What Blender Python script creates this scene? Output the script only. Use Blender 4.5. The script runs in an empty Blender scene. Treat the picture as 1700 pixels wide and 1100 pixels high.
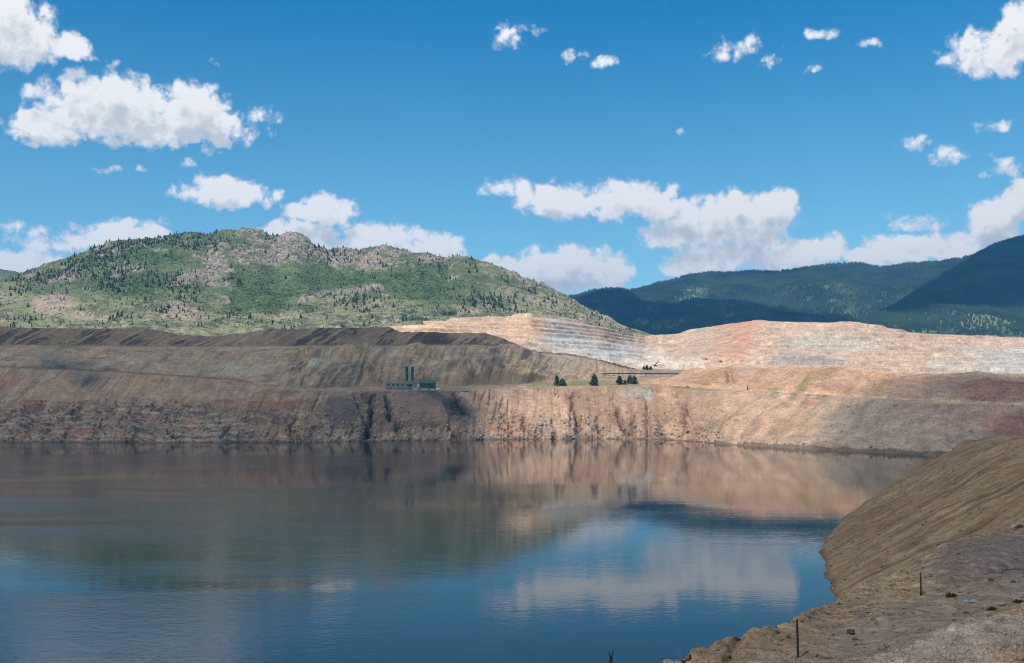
import bpy, math, random
import numpy as np

# ------------------------------------------------------------------ camera, sky, sun, exposure
scene = bpy.context.scene
F = 1652.8            # focal length in photograph pixels (35 mm on a 36 mm sensor, 1700 px wide)
HY = 656.0            # horizon row in the photograph
EYE = 60.0            # eye height above the lake (m)
SUN_AZ, SUN_EL = math.radians(38), math.radians(50)     # behind the camera, to the left
SUN = np.array([-math.sin(SUN_AZ) * math.cos(SUN_EL), -math.cos(SUN_AZ) * math.cos(SUN_EL), math.sin(SUN_EL)])

cd = bpy.data.cameras.new('camera')
cam = bpy.data.objects.new('camera', cd)
scene.collection.objects.link(cam)
cam.location = (0, 0, EYE)
cam.rotation_euler = (math.radians(90), 0, 0)
cd.sensor_width = 36.0
cd.lens = 36.0 * F / 1700.0
cd.shift_y = (HY - 550.0) / 1700.0
cd.clip_start = 0.5
cd.clip_end = 80000
scene.camera = cam

vs = scene.view_settings
vs.view_transform = 'Standard'
vs.look = 'None'
vs.gamma = 1.0
vs.use_curve_mapping = False
vs.exposure = 0.0
scene.render.engine = 'CYCLES'
cy = scene.cycles
cy.use_denoising = True
cy.denoiser = 'OPENIMAGEDENOISE'
cy.filter_width = 1.1
cy.max_bounces = 6
cy.diffuse_bounces = 3
cy.glossy_bounces = 3
cy.transmission_bounces = 2
cy.volume_bounces = 1
cy.transparent_max_bounces = 4
cy.use_adaptive_sampling = True
cy.adaptive_threshold = 0.01
cy.caustics_reflective = False
cy.caustics_refractive = False

sd = bpy.data.lights.new('sun', 'SUN')
sd.energy = 4.5
sd.angle = math.radians(0.53)
sd.color = (1.0, 0.94, 0.845)
sun = bpy.data.objects.new('sun', sd)
scene.collection.objects.link(sun)
from mathutils import Vector
sun.rotation_euler = Vector(-SUN).to_track_quat('-Z', 'Y').to_euler()

SKY_STRENGTH = 0.135
world = bpy.data.worlds.new('World')
scene.world = world
world.use_nodes = True
wt = world.node_tree
wt.nodes.clear()


class G:
    """tiny helper to write node graphs"""
    def __init__(self, tree):
        self.t = tree

    def n(self, kind, **kw):
        nd = self.t.nodes.new(kind)
        for k, v in kw.items():
            setattr(nd, k, v)
        return nd

    def put(self, sock, v):
        if isinstance(v, (int, float)):
            sock.default_value = v
        elif isinstance(v, (tuple, list)):
            if sock.type == 'RGBA' and len(v) == 3:
                v = (*v, 1.0)
            sock.default_value = v
        else:
            self.t.links.new(v, sock)

    def m(self, op, a, b=None, c=None, clamp=False):
        nd = self.n('ShaderNodeMath', operation=op, use_clamp=clamp)
        for i, v in enumerate((a, b, c)):
            if v is not None:
                self.put(nd.inputs[i], v)
        return nd.outputs[0]

    def v(self, op, a, b=None, c=None):
        nd = self.n('ShaderNodeVectorMath', operation=op)
        for i, x in enumerate((a, b, c)):
            if x is not None:
                self.put(nd.inputs[i], x)
        return nd.outputs[0]

    def scale(self, a, s):
        nd = self.n('ShaderNodeVectorMath', operation='SCALE')
        self.put(nd.inputs[0], a)
        self.put(nd.inputs[3], s)
        return nd.outputs[0]

    def ramp(self, f, lo, hi, smooth=True, to0=0.0, to1=1.0):
        nd = self.n('ShaderNodeMapRange')
        nd.interpolation_type = 'SMOOTHSTEP' if smooth else 'LINEAR'
        nd.clamp = True
        self.put(nd.inputs['Value'], f)
        self.put(nd.inputs['From Min'], lo)
        self.put(nd.inputs['From Max'], hi)
        self.put(nd.inputs['To Min'], to0)
        self.put(nd.inputs['To Max'], to1)
        return nd.outputs[0]

    def mix(self, f, a, b, blend='MIX'):
        nd = self.n('ShaderNodeMix', data_type='RGBA', blend_type=blend)
        nd.clamp_factor = True
        self.put(nd.inputs[0], f)
        self.put(nd.inputs[6], a)
        self.put(nd.inputs[7], b)
        return nd.outputs[2]

    def noise(self, vec, scale, detail=4, rough=0.5, dist=0.0, out=0):
        nd = self.n('ShaderNodeTexNoise')
        self.put(nd.inputs['Vector'], vec)
        self.put(nd.inputs['Scale'], scale)
        self.put(nd.inputs['Detail'], detail)
        self.put(nd.inputs['Roughness'], rough)
        self.put(nd.inputs['Distortion'], dist)
        return nd.outputs[out]

    def comb(self, x, y, z):
        nd = self.n('ShaderNodeCombineXYZ')
        for i, v in enumerate((x, y, z)):
            self.put(nd.inputs[i], v)
        return nd.outputs[0]

    def sep(self, v):
        nd = self.n('ShaderNodeSeparateXYZ')
        self.put(nd.inputs[0], v)
        return nd.outputs


# clouds of the sky, as directions: centre (measured in the photograph and turned into azimuth and
# elevation), half width, height above and below the centre, fullness (1 = dense, < 1 = wispy)
PUFFS = [
    (18, 62, 92, 70, 50, 1), (112, 80, 40, 28, 20, 1), (-60, 40, 110, 80, 70, 1),
    (200, 202, 165, 76, 42, 1), (322, 200, 88, 62, 44, 1), (78, 214, 70, 36, 30, 1), (195, 152, 50, 42, 60, 1),
    (432, 190, 30, 14, 13, .8), (398, 218, 38, 28, 24, .85),
    (375, 322, 80, 36, 24, 1), (432, 326, 48, 20, 17, .9), (318, 322, 44, 17, 12, .8),
    (545, 350, 60, 30, 24, 1), (488, 347, 34, 17, 14, .8),
    (500, 392, 84, 26, 44, 1), (625, 404, 80, 42, 46, 1), (718, 412, 58, 32, 44, 1),
    (210, 394, 82, 32, 36, 1), (110, 400, 100, 24, 30, .88), (50, 442, 95, 28, 30, 1), (240, 380, 50, 16, 16, .8), (20, 375, 45, 12, 12, .7),
    (850, 312, 42, 20, 16, .95), (925, 337, 78, 38, 28, 1), (1045, 332, 90, 36, 34, 1), (1115, 352, 60, 30, 22, 1),
    (1130, 388, 72, 40, 34, 1), (1210, 368, 108, 54, 58, 1), (1292, 338, 40, 30, 34, 1), (1180, 432, 90, 34, 30, 1),
    (1250, 412, 74, 42, 34, 1), (1370, 412, 42, 28, 34, 1), (1310, 422, 84, 30, 34, 1),
    (940, 440, 98, 38, 50, 1), (862, 454, 74, 34, 42, 1), (1012, 452, 44, 34, 40, 1), (795, 455, 60, 24, 34, 1),
    (1500, 412, 80, 30, 42, 1), (1585, 412, 68, 28, 40, 1), (1440, 425, 50, 16, 24, 1), (1520, 370, 55, 17, 14, .8), (1652, 362, 58, 36, 30, 1),
    (1695, 332, 45, 38, 36, 1), (1680, 280, 45, 22, 17, .8), (1640, 392, 50, 26, 28, 1), (1780, 340, 70, 60, 60, 1),
    (1650, 87, 82, 45, 42, 1), (1710, 52, 70, 55, 50, 1), (1602, 92, 44, 26, 22, .95), (1790, 60, 70, 60, 60, 1),
    (850, 60, 32, 28, 25, .8), (886, 52, 26, 10, 10, .7), (944, 96, 18, 17, 15, .72), (970, 88, 14, 12, 12, .68), (1004, 104, 20, 15, 15, .72),
    (1222, 80, 52, 20, 18, .8), (1270, 102, 24, 14, 13, .78), (1362, 57, 30, 12, 10, .78), (1446, 72, 28, 8, 8, .78), (1355, 112, 18, 8, 8, .66),
    (1528, 238, 32, 16, 14, .88), (1575, 253, 36, 18, 18, .88), (1655, 211, 38, 13, 13, .8), (1130, 215, 16, 9, 9, .68),
    (175, 280, 30, 9, 8, .75), (236, 278, 14, 8, 7, .72), (312, 273, 22, 11, 10, .78), (358, 102, 11, 7, 7, .66),
    (-140, 300, 60, 30, 22, .9), (-220, 420, 120, 40, 40, 1), (1900, 250, 60, 30, 25, .9), (2000, 420, 120, 50, 40, 1), (-320, 150, 110, 60, 45, 1),
]


def cloud_group(name, puffs, everywhere):
    gt = bpy.data.node_groups.new(name, 'ShaderNodeTree')
    gt.interface.new_socket('Vector', in_out='INPUT', socket_type='NodeSocketVector')
    gt.interface.new_socket('Detail', in_out='INPUT', socket_type='NodeSocketFloat')
    gt.interface.new_socket('Density', in_out='OUTPUT', socket_type='NodeSocketFloat')
    g = G(gt)
    gin = g.n('NodeGroupInput')
    gi = gin.outputs[0]
    go = g.n('NodeGroupOutput')
    x, y, z = g.sep(gi)[:3]
    az = g.m('ARCTAN2', x, y)
    el = g.m('ARCSINE', z)
    wv = g.noise(gi, 34, 3, 0.55, out=1)            # gentle turbulence of the outlines
    wx, wy, _ = g.sep(wv)[:3]
    az = g.m('ADD', az, g.m('MULTIPLY', g.m('SUBTRACT', wx, 0.5), 0.022))
    el = g.m('ADD', el, g.m('MULTIPLY', g.m('SUBTRACT', wy, 0.5), 0.013))
    best = g.m('ADD', g.m('MULTIPLY', wx, 0.001), 50.0)
    for (ca, ce, irx, iru, k, w) in puffs:
        # the running result rides along in the third component, so the graph is evaluated puff by puff
        vv = g.v('MULTIPLY_ADD', g.comb(az, el, best), (irx, iru, 1.0), (-ca * irx, -ce * iru, 0.0))
        a, b, prev = g.sep(vv)[:3]
        mm = g.m('MAXIMUM', b, g.m('MULTIPLY', b, -k))
        t = g.m('MULTIPLY_ADD', mm, mm, g.m('MULTIPLY_ADD', a, a, 1.0 - w))
        nd = g.n('ShaderNodeMath', operation='SMOOTH_MIN')
        g.put(nd.inputs[0], prev)
        g.put(nd.inputs[1], t)
        nd.inputs[2].default_value = 0.25
        best = nd.outputs[0]
    if everywhere:      # the sky goes on with the same scattered cumulus all around
        far = g.noise(g.v('MULTIPLY', gi, (1, 1, 1.6)), 4.5, 5, 0.55)
        best = g.m('MINIMUM', best, g.m('MULTIPLY', g.m('SUBTRACT', 0.66, far), 14.0))
    nz = g.noise(gi, 62, gin.outputs[1], 0.58, 0.25)
    bl = g.noise(gi, 40, 5, 0.55)
    puff = g.m('SUBTRACT', g.m('ABSOLUTE', g.m('SUBTRACT', bl, 0.5)), 0.09)
    d = g.m('SUBTRACT', 1.22, best)
    d = g.m('ADD', d, g.m('MULTIPLY', g.m('SUBTRACT', nz, 0.5), CLOUD_RAG))
    d = g.m('ADD', d, g.m('MULTIPLY', puff, CLOUD_PUFF))
    g.put(go.inputs[0], d)
    return gt


CLOUD_RAG, CLOUD_PUFF = 1.9, 3.4
CLOUD_LIT, CLOUD_GREY, CLOUD_THIN = (7.9, 7.75, 7.5), (4.8, 5.05, 5.2), (6.0, 6.3, 6.5)
DIRS = []
for (px, py, rx, ru, rd, w) in PUFFS:
    ca = math.atan((px - 850) / F)
    ce = math.atan((HY - py) / math.hypot(F, px - 850))
    if w < 1:          # wisps: wider and thinner, so that the turbulence tears them
        w, rx, ru, rd = w - 0.45, rx * 1.5, ru * 1.5, rd * 1.5
    c2 = math.cos(ca)
    DIRS.append((ca, ce, F / rx / (c2 * c2), F / ru / c2, ru / rd, w))

wg = G(wt)
gdir = wg.v('NORMALIZE', wg.n('ShaderNodeTexCoord').outputs['Generated'])
gx, gy, gz = wg.sep(gdir)[:3]
gaz = wg.m('ARCTAN2', gx, gy)
gel = wg.m('ARCSINE', gz)
sky = wg.n('ShaderNodeTexSky', sky_type='NISHITA')
sky.sun_disc = False
sky.sun_elevation = SUN_EL
sky.sun_rotation = math.atan2(SUN[0], SUN[1])
sky.altitude = 1700
sky.air_density = 1.0
sky.dust_density = 0.6
sky.ozone_density = 2.0
hs = wg.n('ShaderNodeHueSaturation')
wg.put(hs.inputs['Saturation'], wg.ramp(gel, 0.05, 0.36, False, 1.08, 1.44))
wg.put(hs.inputs['Color'], sky.outputs[0])
skyc = wg.mix(1.0, hs.outputs[0], (0.92, 1.22, 1.02), 'MULTIPLY')
off = SUN * 0.014 + np.array([0, 0, 0.012])


def sector(name, puffs, everywhere=False):
    CG = cloud_group(name, puffs, everywhere)

    def dens(vec, det):
        nd = wg.n('ShaderNodeGroup')
        nd.node_tree = CG
        wg.put(nd.inputs[0], vec)
        nd.inputs[1].default_value = det
        return nd.outputs[0]
    D0 = dens(gdir, 9.0)
    D1 = dens(wg.v('NORMALIZE', wg.v('ADD', gdir, (float(off[0]), 0.0, float(off[2])))), 3.0)
    alpha = wg.m('MULTIPLY', wg.ramp(D0, -0.02, 0.72), wg.ramp(gz, -0.01, 0.02))
    c = wg.mix(wg.ramp(D1, 0.2, 1.4), CLOUD_LIT, CLOUD_GREY)
    c = wg.mix(wg.ramp(D0, 0.1, 0.7), CLOUD_THIN, c)
    nb_ = wg.n('ShaderNodeBackground')
    wg.put(nb_.inputs[0], wg.mix(alpha, skyc, c))
    nb_.inputs[1].default_value = SKY_STRENGTH
    return nb_.outputs[0]


def pick(mask, a, b):
    nd = wg.n('ShaderNodeMixShader')
    wg.put(nd.inputs[0], mask)
    wt.links.new(a, nd.inputs[1])
    wt.links.new(b, nd.inputs[2])
    return nd.outputs[0]


# the named clouds are sorted into sectors of azimuth and elevation so that each ray looks at a few of them only
def tree(a0, a1, e0, e1, depth):
    ma, me_ = 0.03, 0.02
    inside = [p for p in DIRS if p[0] + 1.7 / p[2] > a0 - ma and p[0] - 1.7 / p[2] < a1 + ma and p[1] + 1.7 / p[3] > e0 - me_ and p[1] - 1.7 / p[3] * p[4] ** -1 < e1 + me_]
    if depth == 0 or len(inside) <= 4:
        return sector('clouds', inside)
    if (a1 - a0) > 1.2 * (e1 - e0):
        m_ = (a0 + a1) / 2
        return pick(wg.m('GREATER_THAN', gaz, m_), tree(a0, m_, e0, e1, depth - 1), tree(m_, a1, e0, e1, depth - 1))
    m_ = (e0 + e1) / 2
    return pick(wg.m('GREATER_THAN', gel, m_), tree(a0, a1, e0, m_, depth - 1), tree(a0, a1, m_, e1, depth - 1))


AZ1, EL1 = 0.68, 0.46
front = wg.m('MULTIPLY', wg.m('LESS_THAN', wg.m('ABSOLUTE', gaz), AZ1), wg.m('MULTIPLY', wg.m('LESS_THAN', gel, EL1), wg.m('GREATER_THAN', gel, 0.0)))
named = tree(-AZ1, AZ1, 0.0, EL1, 4)
rest = sector('clouds_around', [], True)
wo = wg.n('ShaderNodeOutputWorld')
wt.links.new(pick(front, rest, named), wo.inputs[0])
world.cycles.sampling_method = 'MANUAL'
world.cycles.sample_map_resolution = 512

# ------------------------------------------------------------------ helpers
rng = np.random.default_rng(7)
random.seed(7)
_perm = rng.permutation(256).astype(np.int64)
_perm = np.concatenate([_perm, _perm, _perm])
_grad = rng.normal(size=(256, 3))
_grad /= np.linalg.norm(_grad, axis=1)[:, None]
_grad = _grad.astype(np.float32)


def pn(x, y, z=0.0):
    """gradient noise, about -0.7 .. 0.7"""
    x = np.asarray(x, np.float64)
    y = np.asarray(y, np.float64)
    z = np.asarray(z, np.float64)
    x, y, z = np.broadcast_arrays(x, y, z)
    xi = np.floor(x).astype(np.int64); yi = np.floor(y).astype(np.int64); zi = np.floor(z).astype(np.int64)
    xf = (x - xi).astype(np.float32); yf = (y - yi).astype(np.float32); zf = (z - zi).astype(np.float32)
    xi &= 255; yi &= 255; zi &= 255
    u = xf * xf * xf * (xf * (xf * 6 - 15) + 10)
    v = yf * yf * yf * (yf * (yf * 6 - 15) + 10)
    w = zf * zf * zf * (zf * (zf * 6 - 15) + 10)
    out = 0
    for dx in (0, 1):
        a = _perm[xi + dx]
        wx = u if dx else 1 - u
        for dy in (0, 1):
            b = _perm[(a + yi + dy) & 255]
            wy = v if dy else 1 - v
            for dz in (0, 1):
                h = _perm[(b + zi + dz) & 255]
                wz = w if dz else 1 - w
                gr = _grad[h]
                out = out + wx * wy * wz * (gr[..., 0] * (xf - dx) + gr[..., 1] * (yf - dy) + gr[..., 2] * (zf - dz))
    return out


def fbm(x, y, z=0.0, o=4, gain=0.5):
    s, a = 0, 1.0
    for i in range(o):
        s = s + a * pn(x * 2.03 ** i + 17.3 * i, y * 2.03 ** i + 5.1 * i, np.asarray(z) * 2.03 ** i + 9.7 * i)
        a *= gain
    return s


def ridged(x, y, z=0.0, o=3, gain=0.5):
    s, a = 0, 1.0
    for i in range(o):
        s = s + a * (1 - 2.2 * np.abs(pn(x * 2.07 ** i + 31.3 * i, y * 2.07 ** i + 3.1 * i, np.asarray(z) * 2.07 ** i)))
        a *= gain
    return s


def sst(a, b, x):
    t = np.clip((x - a) / (b - a), 0, 1)
    return t * t * (3 - 2 * t)


def lerp(a, b, t):
    return a + (b - a) * t


def paint(col, mask, rgb):
    m = np.clip(mask, 0, 1)[..., None]
    col[...] = col * (1 - m) + np.asarray(rgb, np.float64) * m


def blob(px, py, cx, cy_, rx, ry, edge=0.5, wob=0.0, rot=0.0):
    """soft elliptical patch on the picture-measured position of a surface point"""
    dx, dy = px - cx, py - cy_
    if rot:
        c, s = math.cos(rot), math.sin(rot)
        dx, dy = dx * c + dy * s, -dx * s + dy * c
    t = np.sqrt((dx / rx) ** 2 + (dy / ry) ** 2) + wob
    return 1 - sst(1 - edge, 1 + edge * 0.4, t)


EARTH = np.array([1.18, 0.945, 0.76])       # warm, iron-stained soils


def new_mesh(name, verts, faces, cols=None, smooth=True):
    me = bpy.data.meshes.new(name)
    verts = np.asarray(verts, np.float32).reshape(-1, 3)
    faces = np.asarray(faces, np.int32)
    k = faces.shape[1]
    me.vertices.add(len(verts))
    me.vertices.foreach_set('co', verts.ravel())
    me.loops.add(faces.size)
    me.loops.foreach_set('vertex_index', faces.ravel())
    me.polygons.add(len(faces))
    me.polygons.foreach_set('loop_start', np.arange(len(faces), dtype=np.int32) * k)
    me.polygons.foreach_set('use_smooth', np.full(len(faces), smooth, dtype=bool))
    me.update(calc_edges=True)
    if cols is not None:
        at = me.color_attributes.new('col', 'FLOAT_COLOR', 'POINT')
        c4 = np.ones((len(verts), 4), np.float32)
        c4[:, :3] = np.clip(np.asarray(cols, np.float32).reshape(-1, 3), 0.005, 0.9)
        at.data.foreach_set('color', c4.ravel())
    return me


def link(name, me, mat=None, parent=None, **props):
    o = bpy.data.objects.new(name, me)
    scene.collection.objects.link(o)
    if mat is not None and me is not None and len(me.materials) == 0:
        me.materials.append(mat)
    if parent is not None:
        o.parent = parent
    for k, v in props.items():
        o[k] = v
    return o


def grid_faces(nr, nc):
    i = np.arange(nr - 1)[:, None] * nc + np.arange(nc - 1)[None, :]
    i = i.ravel()
    return np.stack([i, i + 1, i + nc + 1, i + nc], 1)


def wpt(x, y, d):
    """photograph pixel + depth -> world point"""
    return np.array([(x - 850) / F * d, d, EYE + (HY - y) / F * d])


def smooth1(a, k):
    if k < 2:
        return a
    ker = np.hanning(k + 2)[1:-1]
    ker /= ker.sum()
    ap = np.concatenate([np.full(k, a[0]), a, np.full(k, a[-1])])
    return np.convolve(ap, ker, 'same')[k:-k]


def cv(pts):
    p = np.array(pts, float)
    return lambda x: np.interp(x, p[:, 0], p[:, 1])


class Layer:
    """terrain sheet spanned between contour lines; each contour is given by its row in the photograph
    and its distance, so the sheet stands at its real place and size"""
    def __init__(self, x0, x1, step, contours, rows, sm=15):
        xs = np.arange(x0, x1 + step, step)
        pts = []
        for (fy, fd) in contours:
            y = smooth1(fy(xs) + 0 * xs, sm)
            d = smooth1(fd(xs) + 0 * xs, sm * 2)
            pts.append(np.stack([(xs - 850) / F * d, d, EYE + (HY - y) / F * d], -1))
        P, V = [], []
        for k in range(len(pts) - 1):
            n = rows[k]
            tt = np.arange(n) / n
            for t in tt:
                P.append(pts[k] * (1 - t) + pts[k + 1] * t)
                V.append(k + t)
        P.append(pts[-1]); V.append(len(pts) - 1)
        self.P = np.array(P)
        self.v = np.repeat(np.array(V)[:, None], len(xs), 1)
        self.px = np.repeat(xs[None, :], len(V), 0)
        self.py = HY - (self.P[..., 2] - EYE) / self.P[..., 1] * F
        self.shape = self.P.shape[:2]

    def normals(self):
        du = np.gradient(self.P, axis=1)
        dv = np.gradient(self.P, axis=0)
        n = np.cross(du, dv)
        n /= np.linalg.norm(n, axis=2)[..., None] + 1e-9
        f = np.sign(n @ np.array([0, -0.5, 1.0]))
        f[f == 0] = 1
        return n * f[..., None]

    def displace(self, d):
        self.P = self.P + self.normals() * d[..., None]

    def build(self, name, col, mat, earth=True, grain=0.0, gs=1.0, **props):
        self.P = np.asarray(self.P)
        if earth:
            col = col * EARTH
        if grain:
            X, Y, Z = self.P[..., 0], self.P[..., 1], self.P[..., 2]
            k = 1 + grain * (fbm(X / (2.2 * gs), Y / (2.2 * gs), Z / (1.6 * gs), 2, 0.7) + 0.8 * fbm(X / (9 * gs), Y / (9 * gs), Z / (2.4 * gs), 2, 0.7))
            col = col * np.clip(k, 0.3, 1.8)[..., None]
        me = new_mesh(name, self.P, grid_faces(*self.shape), col)
        o = link(name, me, mat, kind='structure', **props)
        self.col = col
        return o

    def sample(self, n, prob):
        """random surface points with the given probability field"""
        p = np.clip(prob, 0, None).ravel().astype(np.float64)
        e1 = np.linalg.norm(np.gradient(self.P, axis=1), axis=2).ravel()
        e2 = np.linalg.norm(np.gradient(self.P, axis=0), axis=2).ravel()
        p = p * e1 * e2
        p /= p.sum()
        idx = rng.choice(len(p), n, p=p)
        nr, nc = self.shape
        r, c = idx // nc, idx % nc
        r2, c2 = np.minimum(r + 1, nr - 1), np.minimum(c + 1, nc - 1)
        a, b = rng.random(n)[:, None], rng.random(n)[:, None]
        q = self.P[r, c] * (1 - a) + self.P[r, c2] * a
        q2 = self.P[r2, c] * (1 - a) + self.P[r2, c2] * a
        return q * (1 - b) + q2 * b, self.px[r, c], self.py[r, c]


# ------------------------------------------------------------------ materials
def terrain_mat(name, s1, s2, bump, amt=0.35, rough=0.95):
    """surface colour from the sheet's own rock / soil / grass map, broken up by fine mineral mottling"""
    m = bpy.data.materials.new(name)
    m.use_nodes = True
    t = m.node_tree
    g = G(t)
    b = t.nodes['Principled BSDF']
    at = g.n('ShaderNodeAttribute', attribute_name='col')
    co = g.n('ShaderNodeTexCoord').outputs['Object']
    n1 = g.noise(co, s1, 6, 0.6)
    n2 = g.noise(co, s2, 5, 0.65)
    k = g.m('ADD', g.m('MULTIPLY', n1, 3.0 * amt), g.m('MULTIPLY', n2, 3.4 * amt))
    k = g.m('MAXIMUM', g.m('ADD', k, 1.0 - 3.2 * amt), 0.25)
    c = g.mix(1.0, at.outputs['Color'], g.comb(k, k, k), 'MULTIPLY')
    g.put(b.inputs['Base Color'], c)
    b.inputs['Roughness'].default_value = rough
    b.inputs['Specular IOR Level'].default_value = 0.15
    if bump:
        bp = g.n('ShaderNodeBump')
        bp.inputs['Strength'].default_value = 0.8
        bp.inputs['Distance'].default_value = bump
        g.put(bp.inputs['Height'], g.m('ADD', n1, n2))
        t.links.new(bp.outputs[0], b.inputs['Normal'])
    return m


def plain_mat(name, rgb, rough=0.8, metal=0.0, vary=0.15, scale=3.0, spec=0.3):
    m = bpy.data.materials.new(name)
    m.use_nodes = True
    t = m.node_tree
    g = G(t)
    b = t.nodes['Principled BSDF']
    co = g.n('ShaderNodeTexCoord').outputs['Object']
    n = g.noise(co, scale, 5, 0.6)
    k = g.m('MULTIPLY_ADD', n, vary * 2, 1 - vary)
    g.put(b.inputs['Base Color'], g.mix(1.0, rgb, g.comb(k, k, k), 'MULTIPLY'))
    b.inputs['Roughness'].default_value = rough
    b.inputs['Metallic'].default_value = metal
    b.inputs['Specular IOR Level'].default_value = spec
    return m


def foliage_mat(name, c1, c2, scale):
    m = bpy.data.materials.new(name)
    m.use_nodes = True
    t = m.node_tree
    g = G(t)
    b = t.nodes['Principled BSDF']
    ge = g.n('ShaderNodeNewGeometry')
    n = g.noise(ge.outputs['Position'], scale, 3, 0.6)
    g.put(b.inputs['Base Color'], g.mix(g.ramp(n, 0.35, 0.65), c1, c2))
    b.inputs['Roughness'].default_value = 0.85
    b.inputs['Specular IOR Level'].default_value = 0.15
    return m


M_wall = terrain_mat('pit_rock', 0.06, 0.5, 1.2, 0.42)
M_dump = terrain_mat('dump_rock', 0.05, 0.4, 1.0, 0.36)
M_mine = terrain_mat('mine_rock', 0.035, 0.25, 2.0, 0.38)
M_hill = terrain_mat('hill_ground', 0.03, 0.2, 2.5, 0.38)
M_mount = terrain_mat('mountain_ground', 0.008, 0.06, 6.0, 0.35)
M_slope = terrain_mat('shore_soil', 0.12, 1.3, 0.35, 0.45)
M_ledge = terrain_mat('ledge_soil', 0.6, 9.0, 0.12, 0.6)
M_conifer = foliage_mat('conifer_needles', (0.016, 0.034, 0.016), (0.034, 0.058, 0.026), 0.05)
M_forest = foliage_mat('forest_needles', (0.018, 0.042, 0.026), (0.05, 0.085, 0.045), 0.004)
M_shrub = foliage_mat('shrub_leaves', (0.04, 0.068, 0.026), (0.09, 0.115, 0.048), 0.03)
M_bark = plain_mat('bark', (0.09, 0.065, 0.045), 0.9, vary=0.3)
M_granite = plain_mat('granite', (0.36, 0.29, 0.235), 0.95, vary=0.45, scale=0.08)

# ------------------------------------------------------------------ far pit wall
shore_y = cv([(-300, 734), (0, 733), (300, 734.5), (480, 734), (600, 732), (700, 731), (850, 729), (1000, 728), (1100, 729), (1160, 733),
              (1200, 737), (1300, 743), (1400, 748), (1500, 753), (1560, 757), (1640, 760), (1760, 763)])
shore_d = lambda x: EYE * F / (shore_y(x) - HY)
rim_y = cv([(-300, 598), (0, 608), (200, 617), (400, 631), (425, 640), (460, 647), (560, 649), (700, 649), (850, 645), (1000, 641),
            (1100, 641), (1200, 648), (1280, 652), (1400, 660), (1530, 668), (1600, 672), (1760, 678)])
rim_off = cv([(-300, 150), (300, 148), (400, 135), (460, 88), (560, 86), (1000, 92), (1150, 105), (1300, 115), (1500, 118), (1760, 120)])
rim_d = lambda x: shore_d(x) + rim_off(x)
foot_d = lambda x: shore_d(x) - 25
foot_y = lambda x: HY + (EYE + 14) * F / foot_d(x)
mid_y = lambda x: lerp(shore_y(x), rim_y(x), 0.42)
mid_d = lambda x: shore_d(x) + rim_off(x) * cv([(-300, .36), (400, .36), (460, .46), (1760, .42)])(x)
bench_y = lambda x: rim_y(x) - cv([(-300, 1), (430, 1), (860, 1.5), (1760, 1)])(x)
bench_d = lambda x: rim_d(x) + 24

A = Layer(-300, 1760, 1.15, [(foot_y, foot_d), (shore_y, shore_d), (mid_y, mid_d), (rim_y, rim_d), (bench_y, bench_d)], [4, 48, 60, 8])
X, Y, Z = A.P[..., 0], A.P[..., 1], A.P[..., 2]
px, py, v = A.px, A.py, A.v
w_in = sst(1.0, 1.15, v) * (1 - sst(2.9, 3.0, v))
left = 1 - sst(400, 450, px)
right = sst(1120, 1260, px)
midz = (1 - left) * (1 - right)
lean = X - Z * lerp(0.1, 1.1, right)
big = fbm(X / 160, Y / 160, 3.3, 3)
gul = ridged(lean / 26 + 0.5 * big, Z / 160, 1.0, 3)
fine = ridged(lean / 7 + big, Z / 50, 5.0, 2)
rocky = fbm(X / 17, Z / 5, Y / 17, 5, 0.66)
rug = np.clip(left * sst(668, 676, py) + (1 - left) * (1 - right) * np.clip(sst(680, 705, py) + 0.9 * blob(px, py, 625, 690, 55, 60) + 0.8 * blob(px, py, 760, 670, 25, 30), 0, 1), 0, 1)
d = big * 10 * w_in + gul * (1.9 + 0.5 * midz + 1.2 * right) + fine * (0.5 + 0.15 * midz)
d += rocky * (0.7 + 1.5 * rug) + fbm(X / 7, Z / 2.2, Y / 7, 4, 0.65) * (0.5 + 1.5 * rug)
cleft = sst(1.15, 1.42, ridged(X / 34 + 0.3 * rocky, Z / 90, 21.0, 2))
rill = sst(1.12, 1.4, ridged(lean / 17 + 0.5 * big + 0.12 * rocky, Z / 110, 71.0, 2)) * sst(-0.25, 0.2, fbm(X / 60, Z / 30, 81, 2))
d -= rill * (1.8 + 1.2 * midz)
d -= cleft * rug * 5.0
d += blob(px, py, 930, 712, 90, 20, 0.6) * ridged((X + Z * 0.7) / 9, Z / 60, 15.0, 2) * 2.2
# benches cut in the left wall and the old haul road
for by, amp, w in ((667, 5, 5), (679, 4, 5), (691, 5, 4), (703, 3.5, 4), (713, 4, 4)):
    wob = fbm(px / 70, by, 0, 4) * 4
    d += left * amp * (sst(by + wob - 1.5, by + wob + 1.5, py) - sst(by + wob, by + wob + 16, py))
for by, amp in ((690, 3.5), (706, 3.0)):
    wob = fbm(px / 50, by, 1, 3) * 8
    d += blob(px, py, 850, 690, 130, 50, 0.4) * amp * (sst(by + wob - 1.5, by + wob + 1.5, py) - sst(by + wob, by + wob + 14, py))
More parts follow.
